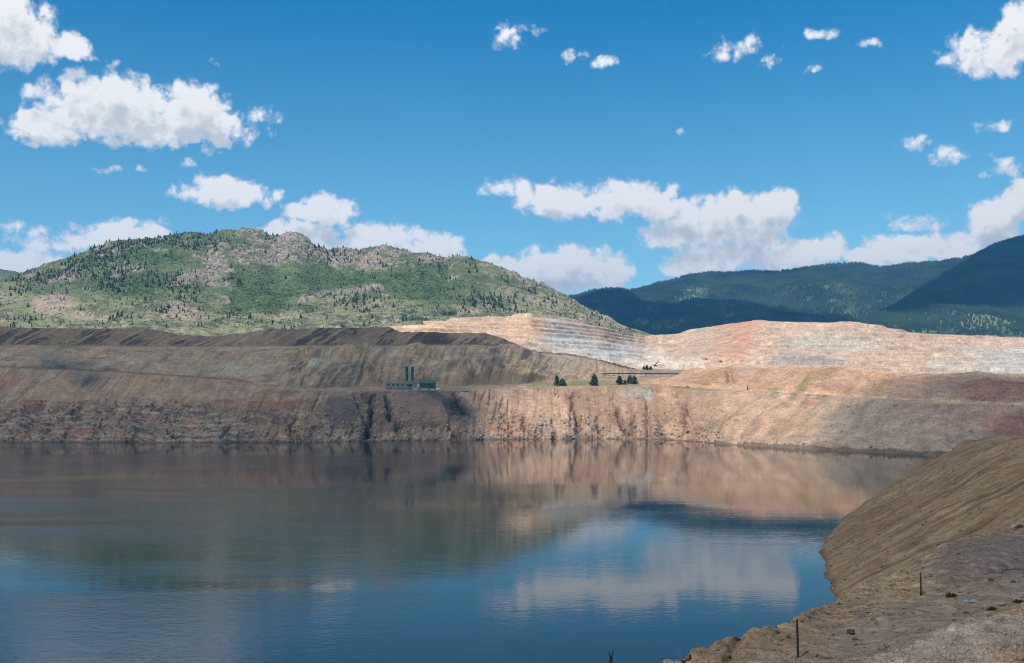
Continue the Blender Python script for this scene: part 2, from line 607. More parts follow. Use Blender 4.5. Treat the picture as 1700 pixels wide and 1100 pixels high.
# erosion channels at mid right
gully_shade = np.zeros(px.shape)
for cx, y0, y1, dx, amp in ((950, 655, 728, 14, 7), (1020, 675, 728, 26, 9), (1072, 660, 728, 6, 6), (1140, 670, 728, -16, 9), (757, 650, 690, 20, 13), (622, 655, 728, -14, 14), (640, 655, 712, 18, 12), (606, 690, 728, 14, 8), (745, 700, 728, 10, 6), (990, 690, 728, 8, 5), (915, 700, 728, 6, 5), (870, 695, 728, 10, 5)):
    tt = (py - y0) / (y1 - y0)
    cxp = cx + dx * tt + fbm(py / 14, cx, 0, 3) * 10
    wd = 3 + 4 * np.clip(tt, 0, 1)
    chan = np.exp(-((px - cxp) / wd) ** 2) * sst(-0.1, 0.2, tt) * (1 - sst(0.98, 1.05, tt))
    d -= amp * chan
    gully_shade = np.maximum(gully_shade, np.exp(-((px - cxp) / (wd * 0.55)) ** 2) * sst(-0.1, 0.2, tt) * (1 - sst(0.98, 1.05, tt)) * min(1.0, amp / 10))
# smooth talus cones
for cx, y0, yb, hw, amp in ((565, 655, 708, 45, 7), (700, 652, 706, 58, 9)):
    tt = np.clip((py - y0) / (yb - y0), 0, 1)
    inside = sst(0, 0.25, 1 - np.abs(px - cx) / (hw * (0.5 + 0.5 * tt))) * sst(-0.02, 0.1, (py - y0) / (yb - y0)) * (1 - sst(0.95, 1.1, (py - y0) / (yb - y0)))
    d = d * (1 - 0.85 * inside) + amp * inside
d = d - 2.0 * rug
d *= 1 - 0.8 * sst(2.85, 3.0, v)
rgh = fbm(X / 5, Z / 4, Y / 5, 3)
A.displace(d)
col = np.zeros(A.P.shape) + np.array([0.30, 0.235, 0.18])
n_big = fbm(X / 70, Z / 22, Y / 70, 4)
n_str = fbm(lean / 9, Z / 70, 7.0, 4)
n_fin = fbm(X / 6, Z / 4, 2.0, 3)
wb = n_big * 0.35 + n_fin * 0.15
peach = np.array([0.455, 0.355, 0.285])
paint(col, sst(740, 830, px + n_big * 60) * (1 - sst(1230, 1330, px - (728 - py) * 1.4 + n_big * 40)), peach)
paint(col, sst(1230, 1330, px - (728 - py) * 1.4 + n_big * 40), (0.38, 0.315, 0.26))
paint(col, left, (0.29, 0.235, 0.18))
paint(col, 0.6 * sst(0.0, 0.5, n_big), (0.35, 0.25, 0.18))
paint(col, 0.5 * sst(0.1, 0.5, -n_big), (0.24, 0.215, 0.175))
paint(col, 0.45 * sst(0.05, 0.45, n_str) * (1 - right * 0.3) * (1 - 0.5 * midz), (0.42, 0.345, 0.28))
paint(col, 0.55 * sst(0.1, 0.5, -n_str) * (1 - 0.6 * midz), (0.22, 0.165, 0.13))
paint(col, 0.6 * midz * sst(0.05, 0.4, fbm(X / 30, Z / 16, 51, 4)), (0.54, 0.44, 0.36))
paint(col, 0.5 * midz * sst(0.05, 0.4, fbm(X / 26, Z / 20, 61, 4)), (0.36, 0.26, 0.19))
# left wall colours
paint(col, left * 0.5 * blob(px, py, 110, 645, 60, 22, 0.7, wb), (0.36, 0.28, 0.15))
paint(col, left * 0.5 * blob(px, py, 250, 640, 60, 22, 0.7, wb), (0.35, 0.27, 0.16))
paint(col, left * 0.6 * blob(px, py, 20, 635, 30, 16, 0.7, wb), (0.34, 0.2, 0.14))
paint(col, left * 0.9 * np.exp(-((py - 668 - n_big * 4) / 2.6) ** 2) * sst(0.0, 0.2, fbm(px / 60, 3, 0, 2) + 0.25 * blob(px, py, 110, 668, 100, 30)), (0.27, 0.10, 0.06))
lowl = left * sst(670, 680, py + n_fin * 6)
paint(col, lowl, (0.235, 0.2, 0.165))
n_lay = fbm(X / 46, Z / 3.2, 6.0, 4)
paint(col, lowl * 0.9 * sst(0.0, 0.3, n_lay), (0.38, 0.32, 0.255))
paint(col, lowl * 0.9 * sst(0.05, 0.3, fbm(X / 20, Z / 5, 9, 4)), (0.09, 0.072, 0.06))
paint(col, lowl * 0.8 * sst(0.1, 0.35, fbm(X / 34, Z / 7, 19, 3)), (0.30, 0.175, 0.125))
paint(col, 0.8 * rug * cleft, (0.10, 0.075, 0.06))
paint(col, left * 0.7 * np.exp(-((py - 726) / 1.6) ** 2) * sst(-0.2, 0.1, n_big), (0.40, 0.345, 0.27))
# dark cliff band and rust stains between the left wall and the cones
paint(col, 0.85 * blob(px, py, 450, 690, 75, 16, 0.5, wb) * sst(-0.2, 0.2, n_fin), (0.15, 0.105, 0.085))
paint(col, 0.75 * blob(px, py, 460, 668, 70, 6, 0.6, wb), (0.30, 0.15, 0.09))
paint(col, 0.6 * blob(px, py, 490, 712, 50, 9, 0.6, wb), (0.34, 0.21, 0.12))
paint(col, 0.9 * blob(px, py, 560, 684, 40, 30, 0.4, wb * 0.5), (0.165, 0.145, 0.145))
paint(col, 0.85 * blob(px, py, 555, 655, 26, 12, 0.5, wb), (0.32, 0.29, 0.245))
paint(col, 0.85 * blob(px, py, 625, 685, 34, 40, 0.6, wb) * sst(-0.3, 0.2, n_fin), (0.19, 0.145, 0.115))
paint(col, 0.95 * blob(px, py, 700, 682, 62, 36, 0.3, wb * 0.4), (0.29, 0.215, 0.175))
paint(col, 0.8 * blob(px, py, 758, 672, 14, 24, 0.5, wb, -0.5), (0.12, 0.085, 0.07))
paint(col, 0.8 * blob(px, py, 560, 718, 80, 11, 0.6, wb), (0.34, 0.285, 0.225))
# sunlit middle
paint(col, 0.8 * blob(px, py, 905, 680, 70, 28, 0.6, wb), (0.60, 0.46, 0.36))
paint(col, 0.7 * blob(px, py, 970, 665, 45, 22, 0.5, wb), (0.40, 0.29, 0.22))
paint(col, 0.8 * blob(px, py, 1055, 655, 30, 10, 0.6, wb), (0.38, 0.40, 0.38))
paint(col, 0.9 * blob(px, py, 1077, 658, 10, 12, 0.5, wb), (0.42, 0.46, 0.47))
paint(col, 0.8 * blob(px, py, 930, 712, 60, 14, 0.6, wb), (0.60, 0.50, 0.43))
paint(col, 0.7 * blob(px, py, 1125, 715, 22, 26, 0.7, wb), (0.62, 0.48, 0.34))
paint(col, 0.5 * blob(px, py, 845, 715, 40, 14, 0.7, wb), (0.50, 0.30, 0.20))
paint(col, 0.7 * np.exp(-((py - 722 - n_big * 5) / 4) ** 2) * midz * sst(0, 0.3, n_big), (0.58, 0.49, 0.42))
# right wall
paint(col, 0.6 * right * blob(px, py, 1430, 700, 90, 40, 0.7, wb), (0.36, 0.335, 0.28))
paint(col, 0.5 * right * sst(0.0, 0.4, fbm((lean + big * 30) / 16, Z / 140, 4, 3)), (0.43, 0.345, 0.265))
paint(col, 0.45 * right * sst(0.05, 0.4, fbm((lean + big * 30) / 10, Z / 140, 14, 3)), (0.24, 0.20, 0.17))
paint(col, 0.8 * blob(px, py, 1348, 672, 10, 5, 0.6, wb), (0.40, 0.2, 0.16))
paint(col, 0.9 * blob(px, py, 1690, 712, 70, 30, 0.6, wb), (0.26, 0.135, 0.115))
paint(col, 0.55 * blob(px, py, 1600, 690, 90, 30, 0.7, wb), (0.31, 0.215, 0.175))
paint(col, 0.55 * blob(px, py, 1495, 676, 30, 8, 0.6, wb), (0.29, 0.19, 0.16))
paint(col, 0.6 * blob(px, py, 1560, 695, 30, 5, 0.6, wb, 0.2), (0.36, 0.33, 0.33))
paint(col, sst(2.97, 3.02, v), (0.42, 0.35, 0.28))
paint(col, 0.9 * sst(2.95, 3.0, v) * left, (0.15, 0.12, 0.095))
paint(col, 0.85 * sst(2.9, 3.0, v) * sst(1240, 1300, px) * sst(-0.1, 0.2, fbm(px / 16, 4, 0, 3)) * (1 - sst(1370, 1390, px)), (0.13, 0.19, 0.06))
paint(col, 0.8 * sst(2.85, 2.98, v) * blob(px, py, 1145, 645, 40, 10, 0.6, wb), (0.20, 0.22, 0.10))
paint(col, 0.8 * gully_shade * sst(-0.5, 0.1, n_fin + 0.2), (0.10, 0.068, 0.052))          # gully shade painted dark down the middle of the channels
# wet rim just above the water
paint(col, 0.75 * (1 - sst(1.005, 1.03, v + n_fin * 0.02)), (0.10, 0.085, 0.07))
RUG = rug
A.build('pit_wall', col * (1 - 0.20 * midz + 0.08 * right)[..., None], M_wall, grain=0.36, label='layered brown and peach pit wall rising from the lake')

# ------------------------------------------------------------------ waste dumps above the left wall
yard_y = cv([(430, 665), (500, 648), (600, 644), (860, 640), (900, 634), (1070, 628)])
b0y = lambda x: np.minimum(bench_y(x) + 3, yard_y(x) + 2)
yard = cv([(430, 0), (520, 35), (600, 75), (860, 85), (900, 120), (1070, 200)])
b0d = lambda x: rim_d(x) + 10 + yard(x)
b1y = cv([(-300, 575), (100, 576), (290, 577), (500, 576), (800, 575), (850, 578), (880, 587), (950, 592), (1000, 602), (1030, 611), (1070, 620)])
b1d = lambda x: rim_d(x) + 10 + cv([(-300, 75), (300, 90), (430, 120), (500, 170), (800, 190), (900, 260), (1070, 320)])(x)
b2y = lambda x: b1y(x) - cv([(-300, 1.5), (850, 1.5), (1070, 0.5)])(x)
b2d = lambda x: b1d(x) + 30
b3y = cv([(-300, 537), (0, 541), (30, 544), (250, 546), (272, 549), (295, 557), (360, 558), (405, 553), (450, 546), (560, 544), (645, 543), (662, 552),
          (800, 553), (825, 559), (850, 569), (880, 584), (950, 590), (1000, 600), (1070, 618)])
b3d = lambda x: b2d(x) + 55
b4y = lambda x: b3y(x) + 6
b4d = lambda x: b3d(x) + 160
b5y = lambda x: b3y(x) + 40
b5d = lambda x: b3d(x) + 260
B = Layer(-300, 1070, 1.15, [(b0y, b0d), (b1y, b1d), (b2y, b2d), (b3y, b3d), (b4y, b4d), (b5y, b5d)], [80, 6, 42, 8, 3], sm=9)
X, Y, Z = B.P[..., 0], B.P[..., 1], B.P[..., 2]
px, py, v = B.px, B.py, B.v
face1 = sst(0.0, 0.1, v) * (1 - sst(0.93, 1.0, v))
face2 = sst(2.0, 2.1, v) * (1 - sst(2.92, 3.0, v))
big = fbm(X / 120, Y / 120, 13.3, 3)
lean = X - Z * 0.5
gul = ridged(lean / 24 + big * 0.6, Z / 120, 3.0, 3)
d = face1 * (big * 7 + gul * (2.0 + 2.2 * sst(440, 520, px)) + 1.6 * fbm(X / 9, Z / 5, 16, 4)) + face2 * (ridged(lean / 22 + big, Z / 100, 8.0, 3) * 2.0 + big * 2.5)
# stepped spurs in the middle of the dump
step = sst(440, 520, px) * (1 - sst(860, 930, px))
for by, amp in ((612, 12), (630, 9), (592, 10), (584, 6), (622, 8)):
    wob = fbm(px / 45, by, 4, 3) * 12
    d += face1 * step * amp * (sst(by + wob - 2, by + wob + 2, py) - sst(by + wob, by + wob + 20, py))
d += face1 * (1 - step) * fbm(X / 20, Z / 10, 6, 4) * 1.6
# old road line across the left dump
d += fbm(X / 7, Y / 7, Z / 7, 3) * 0.7
for cx, cyy, rx, ry, amp in ((800, 622, 70, 22, 12), (620, 615, 50, 22, 9), (690, 600, 30, 16, 8)):
    d += face1 * amp * blob(px, py, cx, cyy, rx, ry, 0.9)
B.displace(d)
col = np.zeros(B.P.shape) + np.array([0.285, 0.24, 0.18])
n_big = fbm(X / 60, Z / 20, Y / 60, 4)
n_str = fbm(lean / 8, Z / 80, 27.0, 4)
n_fin = fbm(X / 6, Z / 4, 22.0, 3)
wb = n_big * 0.4 + n_fin * 0.15
paint(col, 0.6 * sst(0, 0.4, n_big), (0.32, 0.25, 0.175))
paint(col, 0.6 * sst(0, 0.4, -n_big), (0.245, 0.225, 0.185))
paint(col, 0.4 * sst(0.1, 0.5, n_str), (0.36, 0.30, 0.22))
paint(col, 0.5 * sst(0.1, 0.5, -n_str), (0.20, 0.165, 0.13))
paint(col, 0.6 * (v < 1) * sst(0.08, 0.3, fbm(X / 40, Z / 6, 41, 4)), (0.17, 0.14, 0.115))
paint(col, 0.5 * (v < 1) * sst(0.1, 0.35, fbm(X / 55, Z / 7, 61, 4)), (0.38, 0.31, 0.22))
# top dump faces: dark tipped rock in streaks
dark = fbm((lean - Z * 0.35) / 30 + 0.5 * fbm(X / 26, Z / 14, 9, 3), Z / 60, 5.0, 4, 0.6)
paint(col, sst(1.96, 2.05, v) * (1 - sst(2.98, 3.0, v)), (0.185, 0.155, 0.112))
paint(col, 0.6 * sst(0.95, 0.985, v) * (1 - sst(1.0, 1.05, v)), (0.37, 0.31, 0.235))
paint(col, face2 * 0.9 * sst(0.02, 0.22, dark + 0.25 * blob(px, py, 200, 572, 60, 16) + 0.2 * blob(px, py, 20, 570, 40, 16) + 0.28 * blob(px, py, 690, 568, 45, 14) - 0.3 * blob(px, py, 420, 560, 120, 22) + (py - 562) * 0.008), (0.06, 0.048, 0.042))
paint(col, face2 * 0.7 * sst(0.08, 0.35, fbm((lean - Z * 0.6) / 9 + 0.4 * fbm(X / 15, Z / 8, 3, 2), Z / 90, 15.0, 3)), (0.29, 0.24, 0.16))
paint(col, 0.7 * sst(2.97, 3.0, v), (0.25, 0.23, 0.19))
paint(col, 0.8 * blob(px, py, 370, 554, 70, 7, 0.6, wb * 0.4), (0.22, 0.22, 0.21))
# greenish, bluish and ochre patches of old workings
for cx, cyy, rx, ry, c, s in ((215, 602, 24, 5, (0.30, 0.33, 0.35), .8), (180, 610, 14, 5, (0.28, 0.31, 0.29), .7), (395, 615, 45, 12, (0.30, 0.305, 0.265), .8),
                              (530, 612, 36, 10, (0.33, 0.335, 0.285), .85), (435, 612, 18, 8, (0.31, 0.32, 0.28), .7), (500, 592, 30, 10, (0.36, 0.28, 0.17), .7), (560, 594, 28, 12, (0.37, 0.29, 0.18), .7), (547, 592, 4, 9, (0.34, 0.36, 0.38), .7), (630, 600, 22, 14, (0.31, 0.28, 0.22), .7),
                              (595, 590, 8, 9, (0.14, 0.13, 0.10), .7), (700, 590, 60, 8, (0.33, 0.26, 0.17), .6), (740, 610, 60, 12, (0.36, 0.275, 0.185), .6), (445, 626, 8, 6, (0.15, 0.155, 0.155), .8), (435, 572, 40, 4, (0.20, 0.19, 0.19), .6),
                              (300, 594, 20, 6, (0.29, 0.30, 0.255), .6), (350, 594, 12, 7, (0.25, 0.185, 0.145), .7), (390, 583, 60, 3, (0.24, 0.26, 0.27), .6), (350, 582, 60, 3, (0.37, 0.29, 0.18), .5)):
    paint(col, s * (v < 2) * blob(px, py, cx, cyy, rx, ry, 0.6, wb), c)
paint(col, 0.75 * blob(px, py, 920, 603, 90, 14, 0.4, wb * 0.4) * sst(850, 890, px), (0.27, 0.245, 0.21))
paint(col, face1 * 0.8 * blob(px, py, 800, 625, 60, 16, 0.6, wb) * sst(0.0, 0.3, fbm((lean + Z) / 8, Z / 60, 3, 3)), (0.15, 0.13, 0.115))
paint(col, 0.7 * sst(1.0, 1.03, v) * (1 - sst(1.9, 2.0, v)), (0.33, 0.28, 0.22))
# the haul road cut at the top of the wall
rd = np.exp(-((v - 0.02) / 0.035) ** 2) * (1 - sst(420, 440, px))
paint(col, 0.8 * rd, (0.15, 0.12, 0.10))
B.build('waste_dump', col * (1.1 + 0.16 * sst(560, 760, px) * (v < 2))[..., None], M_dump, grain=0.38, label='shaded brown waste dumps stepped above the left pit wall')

# ------------------------------------------------------------------ bench floor in the middle, with the grass strip
v0y = lambda x: rim_y(x) + 1.0
v0d = lambda x: rim_d(x) + 4
fl = Layer(420, 1240, 1.3, [(v0y, v0d),
                            (cv([(420, 646), (850, 642), (960, 639), (1100, 635), (1240, 640)]), lambda x: rim_d(x) + 35),
                            (cv([(420, 642), (700, 641), (870, 637), (960, 633), (1100, 630), (1240, 632)]), lambda x: rim_d(x) + 100),
                            (cv([(420, 640), (870, 630), (960, 626), (1100, 624), (1240, 622)]), lambda x: rim_d(x) + 215),
                            (cv([(420, 638), (870, 622), (960, 622), (1100, 620), (1240, 616)]), lambda x: rim_d(x) + 265),
                            (cv([(420, 636), (870, 612), (960, 613), (1100, 613), (1135, 614), (1240, 612)]), lambda x: rim_d(x) + 300),
                            (cv([(420, 636), (870, 614), (1135, 617), (1240, 615)]), lambda x: rim_d(x) + 640)], [8, 8, 10, 5, 10, 4])
X, Y, Z = fl.P[..., 0], fl.P[..., 1], fl.P[..., 2]
px, py, v = fl.px, fl.py, fl.v
fl.displace(fbm(X / 40, Y / 40, 3, 4) * 1.6 * sst(0, 0.4, v))
col = np.zeros(fl.P.shape) + np.array([0.33, 0.27, 0.21])
nb = fbm(X / 30, Y / 60, 1, 4)
nf = fbm(X / 8, Y / 14, 2, 3)
paint(col, sst(1040, 1110, px + nb * 60), (0.50, 0.37, 0.265))
paint(col, 0.85 * sst(865, 885, px) * (1 - sst(1040, 1075, px)) * blob(px, py, 960, 637.5, 115, 5, 0.5, nb * 0.8) * sst(-0.45, 0.0, nf), (0.17, 0.23, 0.06))
paint(col, 0.6 * sst(0.1, 0.3, nf) * blob(px, py, 960, 637.5, 110, 5, 0.5, nb * 0.5), (0.25, 0.27, 0.10))
paint(col, 0.9 * (v > 2.6) * (v < 4.1), (0.26, 0.25, 0.24))
paint(col, 0.8 * sst(3.95, 4.1, v) * sst(860, 890, px) * (1 - sst(1130, 1150, px)), (0.215, 0.205, 0.20))
paint(col, 0.5 * np.exp(-((v - 3.3) / .2) ** 2), (0.40, 0.37, 0.34))
paint(col, 0.7 * sst(0.0, 0.3, nf) * np.exp(-((v - 4.0) / .12) ** 2), (0.11, 0.11, 0.115))
fl.build('bench_floor', col, M_dump, grain=0.4, label='flat bench above the pit wall with a strip of green grass')

# ------------------------------------------------------------------ rounded spoil banks above the right wall
c0y = lambda x: rim_y(x) + 0.5
c0d = lambda x: rim_d(x) + 6
c1y = lambda x: rim_y(x) - cv([(1060, 0), (1130, 2), (1300, 2), (1760, 3)])(x)
c1d = lambda x: rim_d(x) + 24
c2y = cv([(1060, 640), (1095, 634), (1115, 627), (1135, 616), (1150, 611), (1200, 608.5), (1280, 609), (1400, 611), (1480, 617), (1550, 620), (1640, 619), (1700, 621), (1760, 626)])
c2d = lambda x: c1d(x) + cv([(1060, 60), (1140, 130), (1280, 110), (1760, 110)])(x)
c3y = lambda x: c2y(x) + 3
c3d = lambda x: c2d(x) + 90
c4y = lambda x: c2y(x) + 25
c4d = lambda x: c2d(x) + 160
C = Layer(1060, 1760, 1.1, [(c0y, c0d), (c1y, c1d), (c2y, c2d), (c3y, c3d), (c4y, c4d)], [4, 56, 6, 4], sm=9)
X, Y, Z = C.P[..., 0], C.P[..., 1], C.P[..., 2]
px, py, v = C.px, C.py, C.v
f = sst(1.0, 1.12, v) * (1 - sst(1.93, 2.0, v))
lean = X - Z * 1.5
big = fbm(X / 110, Y / 110, 33.3, 3)
d = f * (big * 12 + ridged(lean / 20 + big * 0.5, Z / 200, 5, 3) * 1.5)
d -= f * 9 * np.exp(-((px - 1212 - (py - 630) * 0.1) / 5) ** 2) * sst(612, 618, py)
d += fbm(X / 6, Y / 6, Z / 6, 3) * 0.6
C.displace(d)
col = np.zeros(C.P.shape) + np.array([0.45, 0.325, 0.245])
nb = fbm(X / 50, Z / 25, Y / 50, 4)
ns = fbm(lean / 12, Z / 200, 3, 4)
ns2 = fbm((lean + 30) / 30, Z / 300, 13, 3)
paint(col, 0.6 * sst(0.05, 0.4, ns2), (0.40, 0.29, 0.16))
paint(col, 0.55 * sst(0.05, 0.4, -ns2), (0.44, 0.33, 0.25))
paint(col, 0.5 * sst(0.1, 0.45, ns), (0.56, 0.41, 0.29))
paint(col, 0.45 * sst(0.1, 0.45, -ns), (0.33, 0.22, 0.155))
paint(col, 0.5 * blob(px, py, 1380, 622, 60, 7, 0.6, nb * .4, -0.5), (0.30, 0.235, 0.12))
paint(col, 0.8 * blob(px, py, 1335, 646, 14, 6, 0.6, nb * .4, -0.5), (0.19, 0.22, 0.07))
paint(col, 0.8 * blob(px, py, 1280, 649, 26, 3.5, 0.6, nb * .4), (0.24, 0.25, 0.10))
paint(col, 0.6 * blob(px, py, 1240, 620, 16, 12, 0.6, nb * .4), (0.38, 0.34, 0.31))
paint(col, 0.8 * sst(1470, 1560, px + nb * 50), (0.345, 0.27, 0.215))
paint(col, 0.85 * blob(px, py, 1660, 652, 80, 24, 0.5, nb * .5), (0.28, 0.165, 0.135))
paint(col, 0.8 * blob(px, py, 1690, 637, 40, 3, 0.5, nb * .4), (0.20, 0.11, 0.09))
paint(col, 0.7 * blob(px, py, 1650, 627, 50, 7, 0.5, nb * .4), (0.37, 0.33, 0.275))
paint(col, 0.85 * np.exp(-((v - 2.0) / 0.06) ** 2), (0.58, 0.47, 0.35))
paint(col, 0.6 * (v < 1.05), (0.50, 0.41, 0.32))
C.build('spoil_bank', col, M_dump, grain=0.5, label='rounded orange brown spoil banks above the right pit wall')

# ------------------------------------------------------------------ terraced mine behind
d0y = cv([(560, 580), (720, 570), (870, 590), (950, 604), (1030, 618), (1150, 622), (1300, 618), (1700, 632), (1900, 640)])
d0d = cv([(560, 2000), (870, 2020), (1030, 2080), (1200, 2120), (1400, 1980), (1700, 1900), (1900, 1850)])
d1y = cv([(560, 560), (720, 553), (870, 572), (950, 588), (1030, 604), (1150, 607), (1280, 604), (1400, 606), (1700, 612), (1900, 615)])
d1d = lambda x: d0d(x) + 90
d3y = cv([(560, 556), (625, 545), (660, 540), (720, 534), (800, 528), (880, 522), (915, 526), (960, 535), (1000, 544), (1050, 557), (1072, 559.5), (1130, 554), (1200, 545.5),
          (1262, 536), (1285, 533.5), (1350, 534.5), (1428, 536), (1465, 543), (1500, 550.5), (1560, 556), (1620, 561), (1700, 563), (1900, 567)])
d3d = cv([(560, 2300), (720, 2330), (880, 2380), (1000, 2600), (1070, 2900), (1200, 2750), (1285, 2560), (1430, 2500), (1520, 2450), (1900, 2300)])
d2y = lambda x: lerp(d1y(x), d3y(x), 0.5)
d2d = lambda x: lerp(d1d(x), d3d(x), 0.5)
d4y = lambda x: d3y(x) + 4
d4d = lambda x: d3d(x) + 130
d5y = lambda x: d3y(x) + 40
d5d = lambda x: d3d(x) + 300
D = Layer(560, 1900, 1.1, [(d0y, d0d), (d1y, d1d), (d2y, d2d), (d3y, d3d), (d4y, d4d), (d5y, d5d)], [12, 44, 46, 5, 3], sm=7)
X, Y, Z = D.P[..., 0], D.P[..., 1], D.P[..., 2]
px, py, v = D.px, D.py, D.v
f = sst(0, 0.3, v) * (1 - sst(2.93, 3.0, v))
big = fbm(X / 200, Y / 200, 43.3, 3)
flank = sst(1120, 1150, px) * (1 - sst(1255, 1290, px + (py - 545) * 0.7)) * (1 - sst(600, 612, py))
ter = (1 - 0.9 * flank)
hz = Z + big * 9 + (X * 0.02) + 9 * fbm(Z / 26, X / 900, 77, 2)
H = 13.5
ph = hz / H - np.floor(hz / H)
d = f * ter * 8.5 * (sst(0.0, 0.25, ph) - ph)
d += f * (big * 5 + ridged(X / 34, Y / 90, 3, 3) * 1.2 + fbm(X / 12, Y / 12, Z / 8, 4) * 1.3)
d += f * flank * 12
D.displace(d)
nb = fbm(X / 110, Z / 28, Y / 110, 4)
nf = fbm(X / 15, Z / 6, Y / 15, 4)
nl = fbm(X / 260, hz / 5.0, 3, 3)
wb = nb * 0.5 + nf * 0.15
col = np.zeros(D.P.shape) + np.array([0.54, 0.41, 0.30])
paint(col, 0.8 * blob(px, py, 760, 548, 150, 22, 0.7, wb), (0.60, 0.43, 0.29))
paint(col, 0.75 * blob(px, py, 890, 545, 50, 26, 0.7, wb), (0.60, 0.42, 0.27))
paint(col, 0.85 * blob(px, py, 935, 555, 38, 30, 0.7, wb, 0.6), (0.50, 0.47, 0.44))
paint(col, 0.9 * blob(px, py, 1000, 585, 110, 24, 0.6, wb, 0.12), (0.55, 0.54, 0.52))
paint(col, 0.4 * blob(px, py, 960, 542, 20, 30, 0.7, wb, -0.6), (0.40, 0.37, 0.34))
paint(col, 0.9 * blob(px, py, 1080, 606, 90, 9, 0.5, wb), (0.66, 0.57, 0.49))
paint(col, 0.7 * blob(px, py, 1010, 562, 30, 16, 0.7, wb), (0.52, 0.42, 0.32))
paint(col, 0.8 * blob(px, py, 1180, 582, 80, 18, 0.6, wb), (0.47, 0.365, 0.28))
paint(col, 0.9 * flank * sst(1150, 1230, px), (0.50, 0.30, 0.21))
paint(col, 0.55 * blob(px, py, 1180, 558, 40, 5, 0.6, wb), (0.30, 0.30, 0.17))
tr = sst(1275, 1300, px) * (1 - sst(575, 600, py))
paint(col, 0.8 * tr, (0.52, 0.38, 0.30))
paint(col, 0.75 * tr * blob(px, py, 1380, 572, 110, 24, 0.7, wb), (0.46, 0.46, 0.37))
paint(col, 0.6 * tr * sst(0.0, 0.3, nl) * (1 - sst(555, 575, py)), (0.50, 0.29, 0.23))
paint(col, 0.85 * sst(1560, 1640, px + nb * 60) * sst(575, 585, py), (0.47, 0.455, 0.43))
paint(col, 0.9 * blob(px, py, 1345, 601, 85, 10, 0.5, wb), (0.23, 0.235, 0.235))
paint(col, 0.8 * blob(px, py, 1560, 608, 40, 9, 0.6, wb), (0.50, 0.51, 0.48))
paint(col, 0.7 * sst(1450, 1500, px) * blob(px, py, 1520, 600, 60, 10, 0.6, wb), (0.52, 0.40, 0.30))
paint(col, 0.22 * sst(0.05, 0.35, nf), (0.66, 0.57, 0.48))
paint(col, 0.3 * sst(0.1, 0.4, -nf), (0.33, 0.25, 0.19))
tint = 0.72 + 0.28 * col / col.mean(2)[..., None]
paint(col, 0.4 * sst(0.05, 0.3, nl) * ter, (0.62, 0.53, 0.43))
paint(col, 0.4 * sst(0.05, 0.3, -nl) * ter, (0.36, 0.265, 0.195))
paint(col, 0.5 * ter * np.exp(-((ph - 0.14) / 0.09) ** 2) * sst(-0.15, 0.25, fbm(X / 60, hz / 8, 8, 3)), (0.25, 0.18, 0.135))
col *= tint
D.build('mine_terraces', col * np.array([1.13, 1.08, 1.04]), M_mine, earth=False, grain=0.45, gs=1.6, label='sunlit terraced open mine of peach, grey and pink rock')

# ------------------------------------------------------------------ rocky green hill
e0y = cv([(-400, 590), (0, 580), (300, 585), (640, 575), (800, 556), (900, 545), (1000, 562), (1050, 572), (1110, 590)])
e0d = cv([(-400, 2150), (300, 2150), (700, 2200), (900, 2420), (1000, 2650), (1110, 2900)])
e3y = cv([(-400, 600), (-200, 520), (-60, 484), (0, 470), (45, 458), (70, 449), (100, 437), (150, 419), (200, 404), (240, 400), (290, 399), (310, 391), (325, 389), (345, 393), (370, 384), (382, 384),
          (398, 388), (430, 389), (448, 395), (462, 398), (490, 394), (505, 401), (520, 411), (545, 418), (565, 415), (585, 414), (600, 419), (625, 415), (645, 414), (665, 419), (680, 424),
          (712, 426), (730, 434), (742, 439), (775, 439), (810, 449), (850, 463), (900, 486), (950, 507), (1000, 530), (1050, 555), (1080, 568), (1110, 580)])
e3d = cv([(-400, 2500), (-60, 2750), (100, 2950), (370, 3150), (600, 3080), (800, 3000), (950, 2950), (1110, 2980)])
e1y = lambda x: lerp(e0y(x), e3y(x), cv([(-400, .3), (1110, .3)])(x))
e1d = lambda x: lerp(e0d(x), e3d(x), 0.36)
e2y = lambda x: lerp(e0y(x), e3y(x), 0.7)
e2d = lambda x: lerp(e0d(x), e3d(x), 0.72)
e4y = lambda x: e3y(x) + 25
e4d = lambda x: e3d(x) + 260
E = Layer(-400, 1110, 1.25, [(e0y, e0d), (e1y, e1d), (e2y, e2d), (e3y, e3d), (e4y, e4d)], [55, 75, 60, 8], sm=5)
X, Y, Z = E.P[..., 0], E.P[..., 1], E.P[..., 2]
px, py, v = E.px, E.py, E.v
big = fbm(X / 340, Y / 340, 53.3, 4)
spur = ridged(X / 260 + 0.3 * big, Y / 600, 2, 3)
# granite outcrops: mostly along the crest and in diagonal bands down the slope
rk = fbm(X / 95, Y / 70, 3.5, 4, 0.6)
up = sst(470, 400, py) * 0.6
rock = rk + 0.55 * blob(px, py, 490, 420, 130, 48, 0.9) + 0.5 * blob(px, py, 650, 440, 120, 42, 0.9) + 0.35 * blob(px, py, 820, 480, 110, 50, 0.9) + 0.45 * blob(px, py, 330, 475, 80, 20, 0.9, 0, -0.5) \
    + 0.45 * blob(px, py, 360, 395, 80, 22, 0.9) + 0.4 * blob(px, py, 600, 500, 60, 22, 0.9) + 0.35 * blob(px, py, 130, 470, 60, 18, 0.9, 0, -0.4) + 0.35 * blob(px, py, 100, 500, 30, 25, 0.9) + 0.35 * blob(px, py, 220, 415, 90, 14, 0.9, 0, -0.1) \
    + 0.4 * blob(px, py, 370, 490, 30, 30, .9) - 0.5 * blob(px, py, 430, 500, 60, 40, 0.9) - 0.45 * blob(px, py, 560, 470, 90, 25, 0.9) - 0.5 * blob(px, py, 700, 490, 60, 50, 0.9) - 0.35 * blob(px, py, 240, 500, 60, 30, 0.9)
